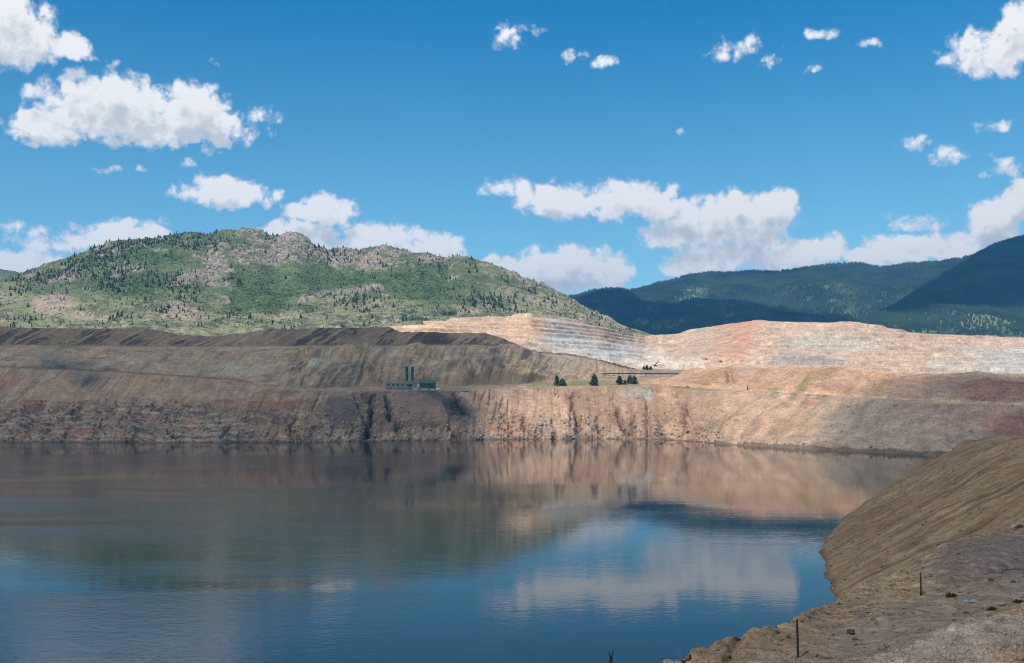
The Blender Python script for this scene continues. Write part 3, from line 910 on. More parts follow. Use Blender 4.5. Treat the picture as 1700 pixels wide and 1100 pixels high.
rmask = sst(0.32, 0.50, rock)
rough = fbm(X / 26, Y / 26, Z / 26, 5, 0.62)
blocks = ridged(X / 15, Y / 15, Z / 15, 3, 0.6)
f = sst(0, 0.2, v) * (1 - 0.6 * sst(2.9, 3.0, v))
d = f * (big * 26 + spur * 15) + rough * (2.2 + 6 * rmask) * sst(0, .2, v) + blocks * 2.6 * rmask
d += sst(2.8, 3.0, v) * rmask * np.clip(fbm(X / 40, Y / 200, 5, 3, 0.5), -0.1, 1) * 16
E.displace(d)
nb = fbm(X / 150, Y / 120, 63, 4)
nf = fbm(X / 22, Y / 22, Z / 22, 4, 0.6)
wb = nb * 0.5 + nf * 0.2
col = np.zeros(E.P.shape) + np.array([0.115, 0.135, 0.062])
paint(col, 0.85 * sst(-0.05, 0.3, nb), (0.13, 0.165, 0.065))
paint(col, 0.8 * sst(0.05, 0.4, -nb), (0.085, 0.115, 0.055))
paint(col, 0.5 * sst(0.05, 0.4, nf), (0.17, 0.195, 0.085))
# dry grass towards the foot and on the right shoulder
dry = np.clip(sst(500, 545, py + nb * 40) * (1 - sst(0, 0.5, -nf)) + sst(780, 900, px + nb * 80), 0, 1)
paint(col, 0.75 * dry * sst(-0.25, 0.15, nb + nf * 0.5), (0.31, 0.28, 0.145))
paint(col, 0.55 * dry * sst(0.05, 0.35, nf - nb), (0.42, 0.33, 0.22))
for cx, cyy, rx, ry, c, s in ((90, 522, 45, 16, (0.43, 0.32, 0.22), .9), (305, 533, 45, 14, (0.43, 0.32, 0.22), .9), (455, 530, 35, 14, (0.44, 0.35, 0.23), .85), (20, 505, 40, 25, (0.30, 0.28, 0.15), .8), (150, 540, 60, 6, (0.43, 0.33, 0.21), .7),
                              (1000, 538, 60, 18, (0.40, 0.32, 0.20), .8), (900, 515, 50, 14, (0.36, 0.30, 0.18), .7), (620, 525, 40, 15, (0.34, 0.27, 0.17), .6), (340, 470, 40, 10, (0.40, 0.32, 0.27), .6), (560, 500, 50, 14, (0.36, 0.29, 0.23), .6)):
    paint(col, s * blob(px, py, cx, cyy, rx, ry, 0.6, wb), c)
# brighter aspen and shrub patches
asp = np.clip(blob(px, py, 430, 500, 75, 42, 0.6, wb) + blob(px, py, 560, 470, 90, 20, 0.6, wb) + blob(px, py, 700, 490, 55, 45, 0.6, wb) + blob(px, py, 250, 440, 70, 22, 0.6, wb) + blob(px, py, 230, 500, 60, 22, 0.6, wb)
              + blob(px, py, 560, 432, 40, 16, 0.6, wb) + blob(px, py, 690, 545, 30, 10, .6, wb) + blob(px, py, 620, 480, 30, 8, .6, wb), 0, 1)
paint(col, 0.85 * asp, (0.08, 0.125, 0.048))
paint(col, 0.5 * asp * sst(0.0, 0.3, nf), (0.12, 0.165, 0.058))
gran = np.array([0.34, 0.27, 0.22])
paint(col, 0.92 * rmask * sst(-0.45, 0.1, nf + rk * 0.3), gran)
paint(col, 0.5 * rmask * sst(0.1, 0.35, fbm(X / 9, Y / 9, Z / 9, 3)), (0.44, 0.355, 0.29))
paint(col, 0.7 * rmask * sst(0.15, 0.4, -fbm(X / 12, Y / 12, Z / 12 + 8, 3)), (0.13, 0.12, 0.09))
E.build('green_hill', col, M_hill, earth=False, grain=0.5, gs=1.6, label='green rocky hill with granite outcrops behind the pit')

# ------------------------------------------------------------------ far hill at the left edge
S = Layer(-500, 160, 2.5, [(cv([(-500, 540), (160, 540)]), cv([(-500, 4200), (160, 4200)])), (cv([(-500, 430), (-200, 425), (0, 446), (20, 449), (45, 457), (90, 468), (160, 480)]), cv([(-500, 5200), (160, 5200)])),
                           (cv([(-500, 470), (160, 520)]), cv([(-500, 5800), (160, 5800)]))], [50, 10])
X, Y, Z = S.P[..., 0], S.P[..., 1], S.P[..., 2]
S.displace(fbm(X / 500, Y / 500, 1, 4) * 30 * sst(0, .3, S.v) * (1 - sst(.9, 1, S.v)) + fbm(X / 60, Y / 60, 1, 4) * 8)
col = np.zeros(S.P.shape) + np.array([0.12, 0.155, 0.07])
paint(col, 0.8 * sst(0, 0.3, fbm(X / 300, Y / 300, 9, 4)), (0.05, 0.075, 0.035))
paint(col, 0.7 * sst(0.05, 0.3, fbm(X / 200, Y / 200, 19, 4)), (0.26, 0.25, 0.14))
S.build('distant_hill', col, M_mount, earth=False, label='small distant green hill at the left edge')

# ------------------------------------------------------------------ blue forested mountains
m0y = cv([(800, 560), (1100, 575), (1900, 585)])
m0d = cv([(800, 4600), (1200, 4500), (1900, 4500)])
m2y = cv([(800, 530), (900, 503), (930, 494), (965, 485), (1000, 477.5), (1020, 477), (1045, 480), (1060, 477), (1100, 465), (1150, 453), (1180, 450), (1230, 448), (1290, 448), (1340, 441), (1400, 435), (1425, 434.5), (1445, 438), (1462, 440.5),
          (1500, 436), (1560, 431), (1600, 425), (1640, 413), (1680, 400), (1760, 385), (1900, 390)])
m2d = cv([(800, 7200), (1000, 7000), (1060, 7600), (1200, 7800), (1420, 7600), (1640, 7200), (1900, 7000)])
m1y = lambda x: lerp(m0y(x), m2y(x), 0.45)
m1d = lambda x: lerp(m0d(x), m2d(x), 0.5)
m2y_ = m2y
m2y = lambda x: m2y_(x) + 3
m3y = lambda x: m2y(x) + 20
m3d = lambda x: m2d(x) + 900
Mn = Layer(800, 1900, 1.6, [(m0y, m0d), (m1y, m1d), (m2y, m2d), (m3y, m3d)], [50, 60, 6], sm=7)
X, Y, Z = Mn.P[..., 0], Mn.P[..., 1], Mn.P[..., 2]
px, py, v = Mn.px, Mn.py, Mn.v
big = fbm(X / 1100, Y / 1300, 3.7, 4)
f = sst(0, 0.3, v) * (1 - sst(1.2, 1.95, v))
Mn.displace(f * (big * 130 + ridged(X / 700 + big, Y / 1800, 4, 3) * 50) + fbm(X / 130, Y / 130, Z / 130, 4) * 16)
nb = fbm(X / 420, Y / 420, 5, 4)
nf = fbm(X / 80, Y / 80, Z / 80, 4, .6)
col = np.zeros(Mn.P.shape) + np.array([0.05, 0.075, 0.038])
paint(col, 0.6 * sst(0, 0.35, nb), (0.08, 0.10, 0.045))
paint(col, 0.7 * sst(0.15, 0.4, nf + nb * 0.4) * (1 - sst(0.9, 1.6, v)), (0.16, 0.19, 0.075))
paint(col, 0.7 * sst(0, .3, nf) * blob(px, py, 1400, 500, 40, 28, 0.8, nb * .4), (0.17, 0.20, 0.075))
paint(col, 0.8 * sst(-0.1, .2, nf) * blob(px, py, 1155, 492, 34, 14, 0.7, nb * .4), (0.34, 0.33, 0.19))
paint(col, 0.6 * sst(0.0, .3, nf) * blob(px, py, 1270, 515, 40, 14, 0.7, nb * .4), (0.18, 0.20, 0.09))
Mn.build('mountain_ridge', col, M_mount, earth=False, label='long forested mountain ridge fading blue')

r0y = cv([(1300, 580), (1900, 590)])
r0d = cv([(1300, 4300), (1900, 4200)])
r2y = cv([(1300, 590), (1380, 562), (1430, 538), (1480, 511), (1540, 473), (1600, 437), (1640, 411), (1665, 403), (1685, 396), (1700, 393), (1760, 372), (1900, 350)])
r2d = cv([(1300, 4500), (1430, 5000), (1560, 5900), (1700, 6600), (1900, 6600)])
r1y = lambda x: lerp(r0y(x), r2y(x), 0.5)
r1d = lambda x: lerp(r0d(x), r2d(x), 0.5)
r3y = lambda x: r2y(x) + 25
r3d = lambda x: r2d(x) + 900
R = Layer(1300, 1900, 1.6, [(r0y, r0d), (r1y, r1d), (r2y, r2d), (r3y, r3d)], [50, 60, 6], sm=7)
X, Y, Z = R.P[..., 0], R.P[..., 1], R.P[..., 2]
px, py, v = R.px, R.py, R.v
big = fbm(X / 900, Y / 1300, 13.7, 4)
f = sst(0, 0.3, v) * (1 - sst(1.2, 1.95, v))
R.displace(f * (big * 120 + ridged(X / 600 + big, Y / 1800, 14, 3) * 40) + fbm(X / 130, Y / 130, Z / 130, 4) * 14)
nb = fbm(X / 420, Y / 420, 15, 4)
nf = fbm(X / 80, Y / 80, Z / 80, 4, .6)
col = np.zeros(R.P.shape) + np.array([0.05, 0.075, 0.038])
paint(col, 0.75 * sst(-0.1, 0.3, nf + nb * 0.4) * sst(525, 548, py + nb * 20), (0.19, 0.22, 0.085))
paint(col, 0.8 * blob(px, py, 1640, 548, 60, 14, 0.7, nb * .5), (0.26, 0.28, 0.11))
paint(col, 0.8 * sst(0, 0.3, nf) * blob(px, py, 1680, 408, 40, 8, 0.7, nb * .5), (0.30, 0.28, 0.25))
R.build('mountain_spur', col, M_mount, earth=False, label='darker mountain spur in cloud shade at the right edge')

# ------------------------------------------------------------------ lake
lake_v = [(-2500, -200), (1500, -200), (1500, 1500), (-2500, 1500)]
me = bpy.data.meshes.new('lake')
me.from_pydata([(x, y, 0.0) for x, y in lake_v], [], [(0, 1, 2, 3)])
M_water = bpy.data.materials.new('lake_water')
M_water.use_nodes = True
t = M_water.node_tree
g = G(t)
b = t.nodes['Principled BSDF']
co = g.n('ShaderNodeTexCoord').outputs['Object']
patch = g.noise(g.v('MULTIPLY', co, (0.0016, 0.0075, 1)), 1.0, 4, 0.55, 0.6)
wx_, wy_, _ = g.sep(co)[:3]
lee = g.ramp(g.m('ADD', wx_, g.m('MULTIPLY', g.m('SUBTRACT', patch, 0.5), 260.0)), -110, 20)      # the right side lies in the lee of the near slope
ruffle = g.m('MULTIPLY', g.ramp(patch, 0.40, 0.58, True, 0.12, 1.0), g.m('SUBTRACT', 1.0, g.m('MULTIPLY', lee, 0.85)))
silt_slick = g.noise(g.v('MULTIPLY', co, (0.0042, 0.013, 1)), 1.0, 3, 0.5, 1.2)  # reflection of wind slicks put into the colour as silt-brown bands
g.put(b.inputs['Base Color'], g.mix(g.m('MULTIPLY', g.ramp(silt_slick, 0.5, 0.78), g.ramp(wy_, 420, 640)), (0.010, 0.020, 0.024), (0.17, 0.10, 0.03)))
b.inputs['IOR'].default_value = 1.34
b.inputs['Specular IOR Level'].default_value = 0.5
g.put(b.inputs['Roughness'], g.ramp(ruffle, 0, 1, False, 0.010, 0.13))
w1 = g.noise(g.v('MULTIPLY', co, (0.30, 0.55, 1)), 1.0, 3, 0.55, 0.4)
w2 = g.noise(g.v('MULTIPLY', co, (0.045, 0.10, 1)), 1.0, 3, 0.5, 0.3)
hgt = g.m('ADD', g.m('MULTIPLY', w1, 0.24), g.m('MULTIPLY', w2, 0.35))
bp = g.n('ShaderNodeBump')
g.put(bp.inputs['Strength'], g.ramp(ruffle, 0, 1, False, 0.022, 0.42))
bp.inputs['Distance'].default_value = 1.0
g.put(bp.inputs['Height'], hgt)
t.links.new(bp.outputs[0], b.inputs['Normal'])
link('lake', me, M_water, kind='structure', label='still dark blue pit lake reflecting clouds and walls')

# land below and around everything, out to the horizon
me = bpy.data.meshes.new('ground')
me.from_pydata([(-12400, -3400, -32), (12400, -3400, -32), (12400, 13400, -32), (-12400, 13400, -32)], [], [(0, 1, 2, 3)])
link('ground', me, plain_mat('earth', (0.28, 0.24, 0.17), 0.95, scale=0.01), kind='structure')

# ------------------------------------------------------------------ near shore slope on the right
SH = np.array([[500, 1060], [449, 960], [291, 740], [213, 587], [160, 481], [131, 415], [121, 390], [105, 332], [94, 288], [84, 240], [72, 180], [60, 120], [50, 60], [45, 0]], float)
HT = np.array([7, 10, 25, 34, 39, 42, 44, 45, 45, 45, 44, 43, 42, 42], float)
seg = np.concatenate([[0], np.cumsum(np.linalg.norm(np.diff(SH, axis=0), axis=1))])
nu, nv = 1150, 200
s = seg[-1] * np.linspace(0, 1, nu) ** 0.85
sx = smooth1(np.interp(s, seg, SH[:, 0]), 15)
sy = smooth1(np.interp(s, seg, SH[:, 1]), 15)
sh = smooth1(np.interp(s, seg, HT), 40)
tx, ty = np.gradient(sx), np.gradient(sy)
ln = np.hypot(tx, ty)
nx_, ny_ = -ty / ln, tx / ln
nx_ = smooth1(nx_, 160); ny_ = smooth1(ny_, 160)
nx_ = lerp(nx_, 0.9, 0.5); ny_ = lerp(ny_, -0.38, 0.5)
ln = np.hypot(nx_, ny_); nx_ /= ln; ny_ /= ln
tv = np.concatenate([[-0.25, -0.08], np.linspace(0, 1, nv), [1.15, 1.4]])
P = np.zeros((len(tv), nu, 3))
for i, tt in enumerate(tv):
    zz = sh * min(tt, 1.0) + (0 if tt <= 1 else 0.5)
    run = sh * tt / 0.56
    P[i, :, 0] = sx + nx_ * run
    P[i, :, 1] = sy + ny_ * run
    P[i, :, 2] = zz
Gs = Layer.__new__(Layer)
Gs.P = P
Gs.shape = P.shape[:2]
U = np.repeat(s[None, :], len(tv), 0)
T = np.repeat(tv[:, None], nu, 1)
big = fbm(U / 60, T * 2, 3, 3)
d = big * 3.0 * sst(0, 0.2, T)
d += ridged(U / 9 + big * 0.6, T * 1.2, 3, 3) * 1.0 * (0.25 + 0.75 * sst(0.0, 0.3, T))
d += ridged(U / 3.5 + big * 2 + 0.5 * fbm(U / 5, T * 8, 6, 2), T * 3, 5, 2) * 0.2
d += fbm(U / 4, T * 14, 5, 5, 0.6) * 0.32 + fbm(U / 25, T * 5, 15, 3) * 0.7
d -= 0.9 * sst(1.15, 1.45, ridged(U / 30 + 0.5 * big, T * 0.9, 25, 2)) * sst(0.02, 0.2, T)
# wave-cut, crumbling edge at the water
d -= (1 - sst(0.0, 0.03, T)) * (0.5 + 1.6 * np.clip(fbm(U / 14, 0 * T, 8, 3), -0.3, 1))
Gs.displace(d)
col = np.zeros(P.shape) + np.array([0.315, 0.245, 0.165])
ns = fbm(U / 5 + big, T * 1.5, 12, 4)
nb = fbm(U / 22 + big, T * 2.0, 22, 4)
nf = fbm(U / 1.6, T * 12, 32, 3)
paint(col, 0.7 * sst(0, 0.4, nb), (0.33, 0.25, 0.14))
paint(col, 0.6 * sst(0, 0.4, -nb), (0.30, 0.265, 0.195))
rl = fbm(U / 1.7 + big * 2, T * 1.1, 52, 3)
paint(col, 0.7 * sst(0.03, 0.35, ns), (0.42, 0.35, 0.24))
paint(col, 0.75 * sst(0.03, 0.35, -ns), (0.19, 0.135, 0.085))
paint(col, 0.6 * sst(0.12, 0.35, rl), (0.16, 0.11, 0.07))
paint(col, 0.4 * sst(0.12, 0.35, -rl), (0.42, 0.345, 0.245))
paint(col, 0.4 * sst(0.1, 0.4, nf), (0.38, 0.31, 0.22))
paint(col, 0.8 * (1 - sst(0.0, 0.03, T + nf * 0.01)), (0.17, 0.10, 0.06))
U_SLOPE, T_SLOPE = U, T
me = new_mesh('shore_slope', Gs.P, grid_faces(*Gs.shape), col * EARTH * np.array([1.06, 1.0, 0.9]) * (0.86 + 0.4 * fbm(U / 0.9, T * 40, 62, 2))[..., None])
link('shore_slope', me, M_slope, kind='structure', label='steep tan soil slope streaked by runoff, falling to the lake at right')

# ------------------------------------------------------------------ foreground ledge
lipx = [(950, 1165), (1040, 1125), (1105, 1100), (1140, 1087), (1180, 1074), (1205, 1061), (1235, 1052), (1262, 1041), (1290, 1040), (1330, 1024), (1388, 998), (1440, 966), (1500, 946), (1528, 936), (1560, 925), (1640, 892), (1700, 862), (1800, 815), (1950, 750)]
l_y = cv(lipx)
l_d = cv([(950, 44), (1105, 52), (1260, 64), (1330, 72), (1390, 88), (1450, 98), (1530, 108), (1700, 135), (1950, 170)])
k_y = cv([(950, 1330), (1105, 1240), (1260, 1190), (1390, 1120), (1500, 1060), (1700, 980), (1950, 900)])
k_d = lambda x: l_d(x) + 14
k0_d = lambda x: l_d(x) + 45
k0_y = lambda x: HY + (EYE - 5) * F / k0_d(x)
h1_y = cv([(950, 1185), (1105, 1150), (1200, 1105), (1262, 1078), (1330, 1062), (1400, 1035), (1460, 1000), (1528, 988), (1600, 985), (1700, 968), (1950, 900)])
h1_d = cv([(950, 41), (1105, 47), (1262, 58), (1330, 64), (1400, 73), (1460, 82), (1528, 87), (1700, 97), (1950, 120)])
h2_y = cv([(950, 1210), (1105, 1200), (1262, 1150), (1330, 1095), (1400, 1082), (1500, 1050), (1600, 1030), (1700, 1010), (1950, 960)])
h2_d = cv([(950, 38), (1105, 42), (1262, 48), (1330, 55), (1400, 58), (1500, 64), (1700, 72), (1950, 85)])
h3_y = cv([(950, 1270), (1200, 1240), (1330, 1180), (1430, 1130), (1500, 1100), (1600, 1060), (1700, 1032), (1950, 980)])
h3_d = cv([(950, 34), (1330, 42), (1430, 45), (1500, 47), (1700, 52), (1950, 60)])
h4_y = cv([(950, 1300), (1200, 1235), (1330, 1155), (1400, 1114), (1440, 1098), (1500, 1075), (1600, 1036), (1700, 1006), (1950, 940)])
h4_d = cv([(950, 31), (1330, 36), (1430, 38), (1500, 40), (1700, 44), (1950, 50)])
h5_y = cv([(950, 1500), (1330, 1350), (1500, 1240), (1700, 1150), (1950, 1080)])
h5_d = cv([(950, 24), (1330, 27), (1500, 29), (1700, 32), (1950, 36)])
h6_y = lambda x: h5_y(x) + 350
h6_d = lambda x: h5_d(x) - 8
Hh = Layer(950, 1950, 1.35, [(k0_y, k0_d), (k_y, k_d), (l_y, l_d), (h1_y, h1_d), (h2_y, h2_d), (h3_y, h3_d), (h4_y, h4_d), (h5_y, h5_d), (h6_y, h6_d)], [6, 24, 80, 80, 40, 30, 100, 20], sm=13)
X, Y, Z = Hh.P[..., 0], Hh.P[..., 1], Hh.P[..., 2]
px, py, v = Hh.px, Hh.py, Hh.v
big = fbm(X / 14, Y / 14, 3, 3)
rough = fbm(X / 1.7, Y / 1.7, Z / 1.7, 5, 0.6)
fine = fbm(X / 0.8, Y / 0.8, Z / 0.8, 4, 0.6)
road = sst(3.05, 3.35, v) * (1 - sst(4.3, 4.7, v)) * sst(1330, 1420, px)
berm = sst(5.6, 5.9, v)
d = sst(0.5, 1.5, v) * (big * 0.3 * (1 - road) + rough * lerp(0.16, 0.05, road) + fine * lerp(0.07, 0.02, road) + berm * (rough * 0.25 + fine * 0.12))
d += np.exp(-((v - 2.05) / 0.18) ** 2) * (0.1 + rough * 0.35) * 0.8
d -= road * 0.16 * np.exp(-((np.mod(v, 1) - 0.55) / 0.05) ** 2)
# eroded gullies through the lip on the left
d -= np.exp(-((px - 1225 + (py - 1060) * 0.5) / 9) ** 2) * sst(1.6, 2.0, v) * (1 - sst(2.9, 3.2, v)) * 0.6
# spoil heap and cut bank behind the road
d += blob(px, py, 1640, 945, 110, 55, 0.9) * (v > 1.5) * 2.2
Hh.displace(d)
col = np.zeros(Hh.P.shape) + np.array([0.33, 0.265, 0.195])
nb = fbm(X / 9, Y / 9, 43, 4)
nf = fbm(X / 1.2, Y / 1.2, Z / 1.2 + 3, 4, .65)
wb = nb * 0.4 + nf * 0.12
paint(col, 0.8 * (v < 3.1) * (1 - sst(1400, 1500, px)), (0.36, 0.27, 0.165))
paint(col, 0.6 * sst(0.05, 0.4, nb), (0.38, 0.285, 0.17))
paint(col, 0.6 * sst(0.05, 0.4, -nb), (0.27, 0.225, 0.175))
paint(col, 0.9 * blob(px, py, 1465, 975, 75, 32, 0.4, wb), (0.375, 0.305, 0.185))
paint(col, 0.85 * blob(px, py, 1500, 972, 30, 26, 0.6, wb), (0.42, 0.30, 0.165))
paint(col, 0.95 * (v < 3.3) * blob(px, py, 1650, 935, 122, 52, 0.25, wb * 0.6), (0.21, 0.175, 0.17))
paint(col, 0.85 * np.exp(-((v - 2.0) / 0.14) ** 2) * sst(1500, 1540, px), (0.42, 0.30, 0.17))
paint(col, 0.8 * road, (0.315, 0.265, 0.215))
paint(col, 0.5 * road * sst(0.05, 0.3, fbm(X / 6, v * 9, 5, 3)), (0.37, 0.30, 0.225))
paint(col, 0.5 * road * sst(0.05, 0.3, -fbm(X / 5, v * 12, 15, 3)), (0.245, 0.205, 0.17))
paint(col, 0.7 * blob(px, py, 1470, 1045, 60, 4, 0.7, wb), (0.40, 0.33, 0.23))
paint(col, 0.95 * berm, (0.42, 0.37, 0.32))
paint(col, 0.6 * berm * sst(0.0, 0.3, nb), (0.54, 0.50, 0.45))
paint(col, 0.7 * blob(px, py, 1680, 1012, 60, 7, 0.6, wb), (0.36, 0.20, 0.085))
paint(col, 0.8 * blob(px, py, 1690, 1092, 60, 22, 0.7, wb), (0.38, 0.22, 0.12))
paint(col, 0.35 * sst(0.05, 0.4, nf), (0.45, 0.385, 0.31))
paint(col, 0.5 * sst(0.12, 0.4, -nf), (0.17, 0.125, 0.09))
paint(col, 0.5 * blob(px, py, 1570, 1000, 35, 7, 0.6, wb), (0.36, 0.27, 0.19))
paint(col, 0.6 * (v < 2.0), (0.30, 0.22, 0.14))
Hh.build('foreground_ledge', col, M_ledge, grain=0.45, gs=0.06, label='near dirt ledge with a track and a gravel bank')


# ------------------------------------------------------------------ clouds overhead (out of the picture) that shade parts of the land
def cloud_mat(name, solid):
  M_cloud = bpy.data.materials.new(name)
  M_cloud.use_nodes = True
  t = M_cloud.node_tree
  g = G(t)
  t.nodes.remove(t.nodes['Principled BSDF'])
  df = g.n('ShaderNodeBsdfDiffuse')
  df.inputs[0].default_value = (0.9, 0.9, 0.9, 1)
  tl = g.n('ShaderNodeBsdfTranslucent')
  tl.inputs[0].default_value = (0.9, 0.9, 0.9, 1)
  mx = g.n('ShaderNodeMixShader')
  mx.inputs[0].default_value = 0.6
  t.links.new(df.outputs[0], mx.inputs[1])
  t.links.new(tl.outputs[0], mx.inputs[2])
  tp = g.n('ShaderNodeBsdfTransparent')
  mx2 = g.n('ShaderNodeMixShader')
  thk = g.n('ShaderNodeAttribute', attribute_name='col').outputs['Fac']      # cloud is thin at its rim
  nzc = g.noise(g.n('ShaderNodeTexCoord').outputs['Object'], 0.004, 5, 0.6)
  body = g.ramp(g.m('ADD', thk, g.m('MULTIPLY', g.m('SUBTRACT', nzc, 0.5), 0.35)), 0.02, 0.45, True, 0.0, solid)
  g.put(mx2.inputs[0], body)
  t.links.new(tp.outputs[0], mx2.inputs[1])
  t.links.new(mx.outputs[0], mx2.inputs[2])
  t.links.new(mx2.outputs[0], t.nodes['Material Output'].inputs[0])
  return M_cloud


M_cloud = cloud_mat('cloud_thin', 0.41)
M_cloud_dense = cloud_mat('cloud_dense', 0.74)


def cloud(poly, zt, zc, label, thick=260, rag=0.14, seed=0, rim=250.0, mat=None):
    """lumpy flat-bottomed cumulus whose shadow falls on the given patch of land (world x, y at height zt)"""
    poly = np.array(poly, float) + (SUN[:2] * ((zc - zt) / SUN[2]))[None, :]
    c = poly.mean(0)
    q = poly - c
    size = np.abs(q).mean()
    na, nr = 260, 26
    th = np.linspace(-np.pi, np.pi, na, endpoint=False)
    pa = np.concatenate([poly, poly[:1]])
    # radius of the outline in each direction
    rad = np.zeros(na)
    for i, a in enumerate(th):
        dx, dy = math.cos(a), math.sin(a)
        best = 0
        for k in range(len(poly)):
            p, r = pa[k] - c, pa[k + 1] - pa[k]
            den = dx * r[1] - dy * r[0]
            if abs(den) < 1e-9:
                continue
            tt = (p[0] * r[1] - p[1] * r[0]) / den
            u = (p[0] * dy - p[1] * dx) / den
            if tt > 0 and -1e-6 <= u <= 1 + 1e-6:
                best = max(best, tt)
        rad[i] = best
    rad = rad * (1 + rag * 2 * fbm(np.cos(th) * 3.5 + seed, np.sin(th) * 3.5, seed, 5, 0.6))
    V, TH = [], []
    for sgn in (1, -1):
        for j in range(nr):
            rr = math.sin((j + 0.0) / (nr - 1) * math.pi / 2) if sgn > 0 else math.cos(j / (nr - 1) * math.pi / 2)
            h = (math.sqrt(max(0, 1 - rr * rr)) * thick) if sgn > 0 else (-0.15 * thick * math.sqrt(max(0, 1 - rr * rr)))
            x = c[0] + np.cos(th) * rad * rr
            y = c[1] + np.sin(th) * rad * rr
            z = zc + h * (1 + 1.1 * fbm(x / 260, y / 260, seed, 4)) if sgn > 0 else zc + h * np.ones(na)
            if sgn < 0 and j == 0:
                continue
            V.append(np.stack([x, y, z * np.ones(na)], 1))
            # depth of the cloud inside its outline, in steps of the cloud's own rim width
            TH.append(np.clip((1 - rr) * rad / rim, 0, 1))
    V = np.array(V)
    n = len(V)
    i = np.arange(n - 1)[:, None] * na + np.arange(na)[None, :]
    i2 = np.arange(n - 1)[:, None] * na + (np.arange(na)[None, :] + 1) % na
    fc = np.stack([i.ravel(), i2.ravel(), (i2 + na).ravel(), (i + na).ravel()], 1)
    TH = np.array(TH)
    me = new_mesh('cloud', V, fc, np.repeat(TH[..., None], 3, -1))
    link('cloud', me, mat or M_cloud, kind='structure', label=label)


cloud([(-2300, 500), (-2300, 2150), (-900, 2150), (-330, 1900), (-20, 1840), (40, 1740), (50, 1620), (30, 1520), (-10, 1430), (-30, 1330), (-100, 1200), (-200, 500)], 110, 2500, 'cloud shading the left pit wall and dumps', seed=1, rag=0.03)
cloud([(-60, -300), (-60, 60), (-30, 200), (10, 300), (40, 430), (150, 800), (280, 1080), (380, 1220), (500, 1290), (620, 1310), (900, 1230), (1100, 600), (950, -300)], 40, 2500, 'cloud shading the near slope and right pit wall', seed=2, rag=0.03)
cloud([(300, 4900), (250, 6500), (900, 6700), (1500, 6300), (1950, 5600), (1600, 4600), (700, 4300)], 420, 3400, 'cloud shading the foot of the mountains', seed=3, mat=M_cloud_dense)
cloud([(1650, 4800), (1850, 5100), (2350, 5950), (3000, 6900), (3700, 7500), (5400, 7200), (5400, 5000), (2700, 5000), (2100, 4800)], 500, 3600, 'cloud shading the right mountain', seed=4, rag=0.05, mat=M_cloud_dense)
cloud([(1500, 7450), (1500, 7950), (2350, 7950), (2350, 7450)], 980, 3600, 'cloud shading the crest of the ridge', seed=5)

# ------------------------------------------------------------------ air
bx = [(-12500, -3500, -34.5), (12500, 13500, 1620)]
vv = [(bx[i][0], bx[j][1], bx[k][2]) for i in (0, 1) for j in (0, 1) for k in (0, 1)]
me = bpy.data.meshes.new('haze')
me.from_pydata(vv, [], [(0, 1, 3, 2), (4, 6, 7, 5), (0, 4, 5, 1), (2, 3, 7, 6), (0, 2, 6, 4), (1, 5, 7, 3)])
M_haze = bpy.data.materials.new('haze_air')
M_haze.use_nodes = True
t = M_haze.node_tree
t.nodes.remove(t.nodes['Principled BSDF'])
pv = t.nodes.new('ShaderNodeVolumePrincipled')
pv.inputs['Color'].default_value = (0.14, 0.52, 1.0, 1)
pv.inputs['Density'].default_value = 5.2e-5
pv.inputs['Anisotropy'].default_value = 0.2
t.links.new(pv.outputs[0], t.nodes['Material Output'].inputs['Volume'])
link('haze', me, M_haze, kind='stuff')


# ------------------------------------------------------------------ vegetation
def cones(pts, hs, rs, tiers, seg, jit=0.25):
    """one mesh of many small conifers (used only for uncountable masses)"""
    V, Fc = [], []
    n = len(pts)
    base = 0
    for k in range(tiers):
        z0 = 0.08 + 0.8 * k / tiers
        z1 = min(1.0, z0 + 1.25 / tiers) if k < tiers - 1 else 1.0
        r = (1 - k / tiers * 0.8)
        a = rng.random(n)[:, None] * 6.28 + np.arange(seg)[None, :] * 2 * np.pi / seg
        rr = rs[:, None] * r * (1 + jit * rng.normal(size=(n, seg)))
        ring = np.stack([pts[:, None, 0] + np.cos(a) * rr, pts[:, None, 1] + np.sin(a) * rr, pts[:, None, 2] + hs[:, None] * (z0 + 0.04 * rng.normal(size=(n, seg)))], -1)
        tip = pts + np.stack([0.05 * rs * rng.normal(size=n), 0.05 * rs * rng.normal(size=n), hs * z1], -1)
        V.append(np.concatenate([ring, tip[:, None, :]], 1).reshape(-1, 3))
        o = base + np.arange(n)[:, None] * (seg + 1)
        for q in range(seg):
            Fc.append(np.concatenate([o + q, o + (q + 1) % seg, o + seg], 1))
        base += n * (seg + 1)
    return np.concatenate(V), np.concatenate(Fc)


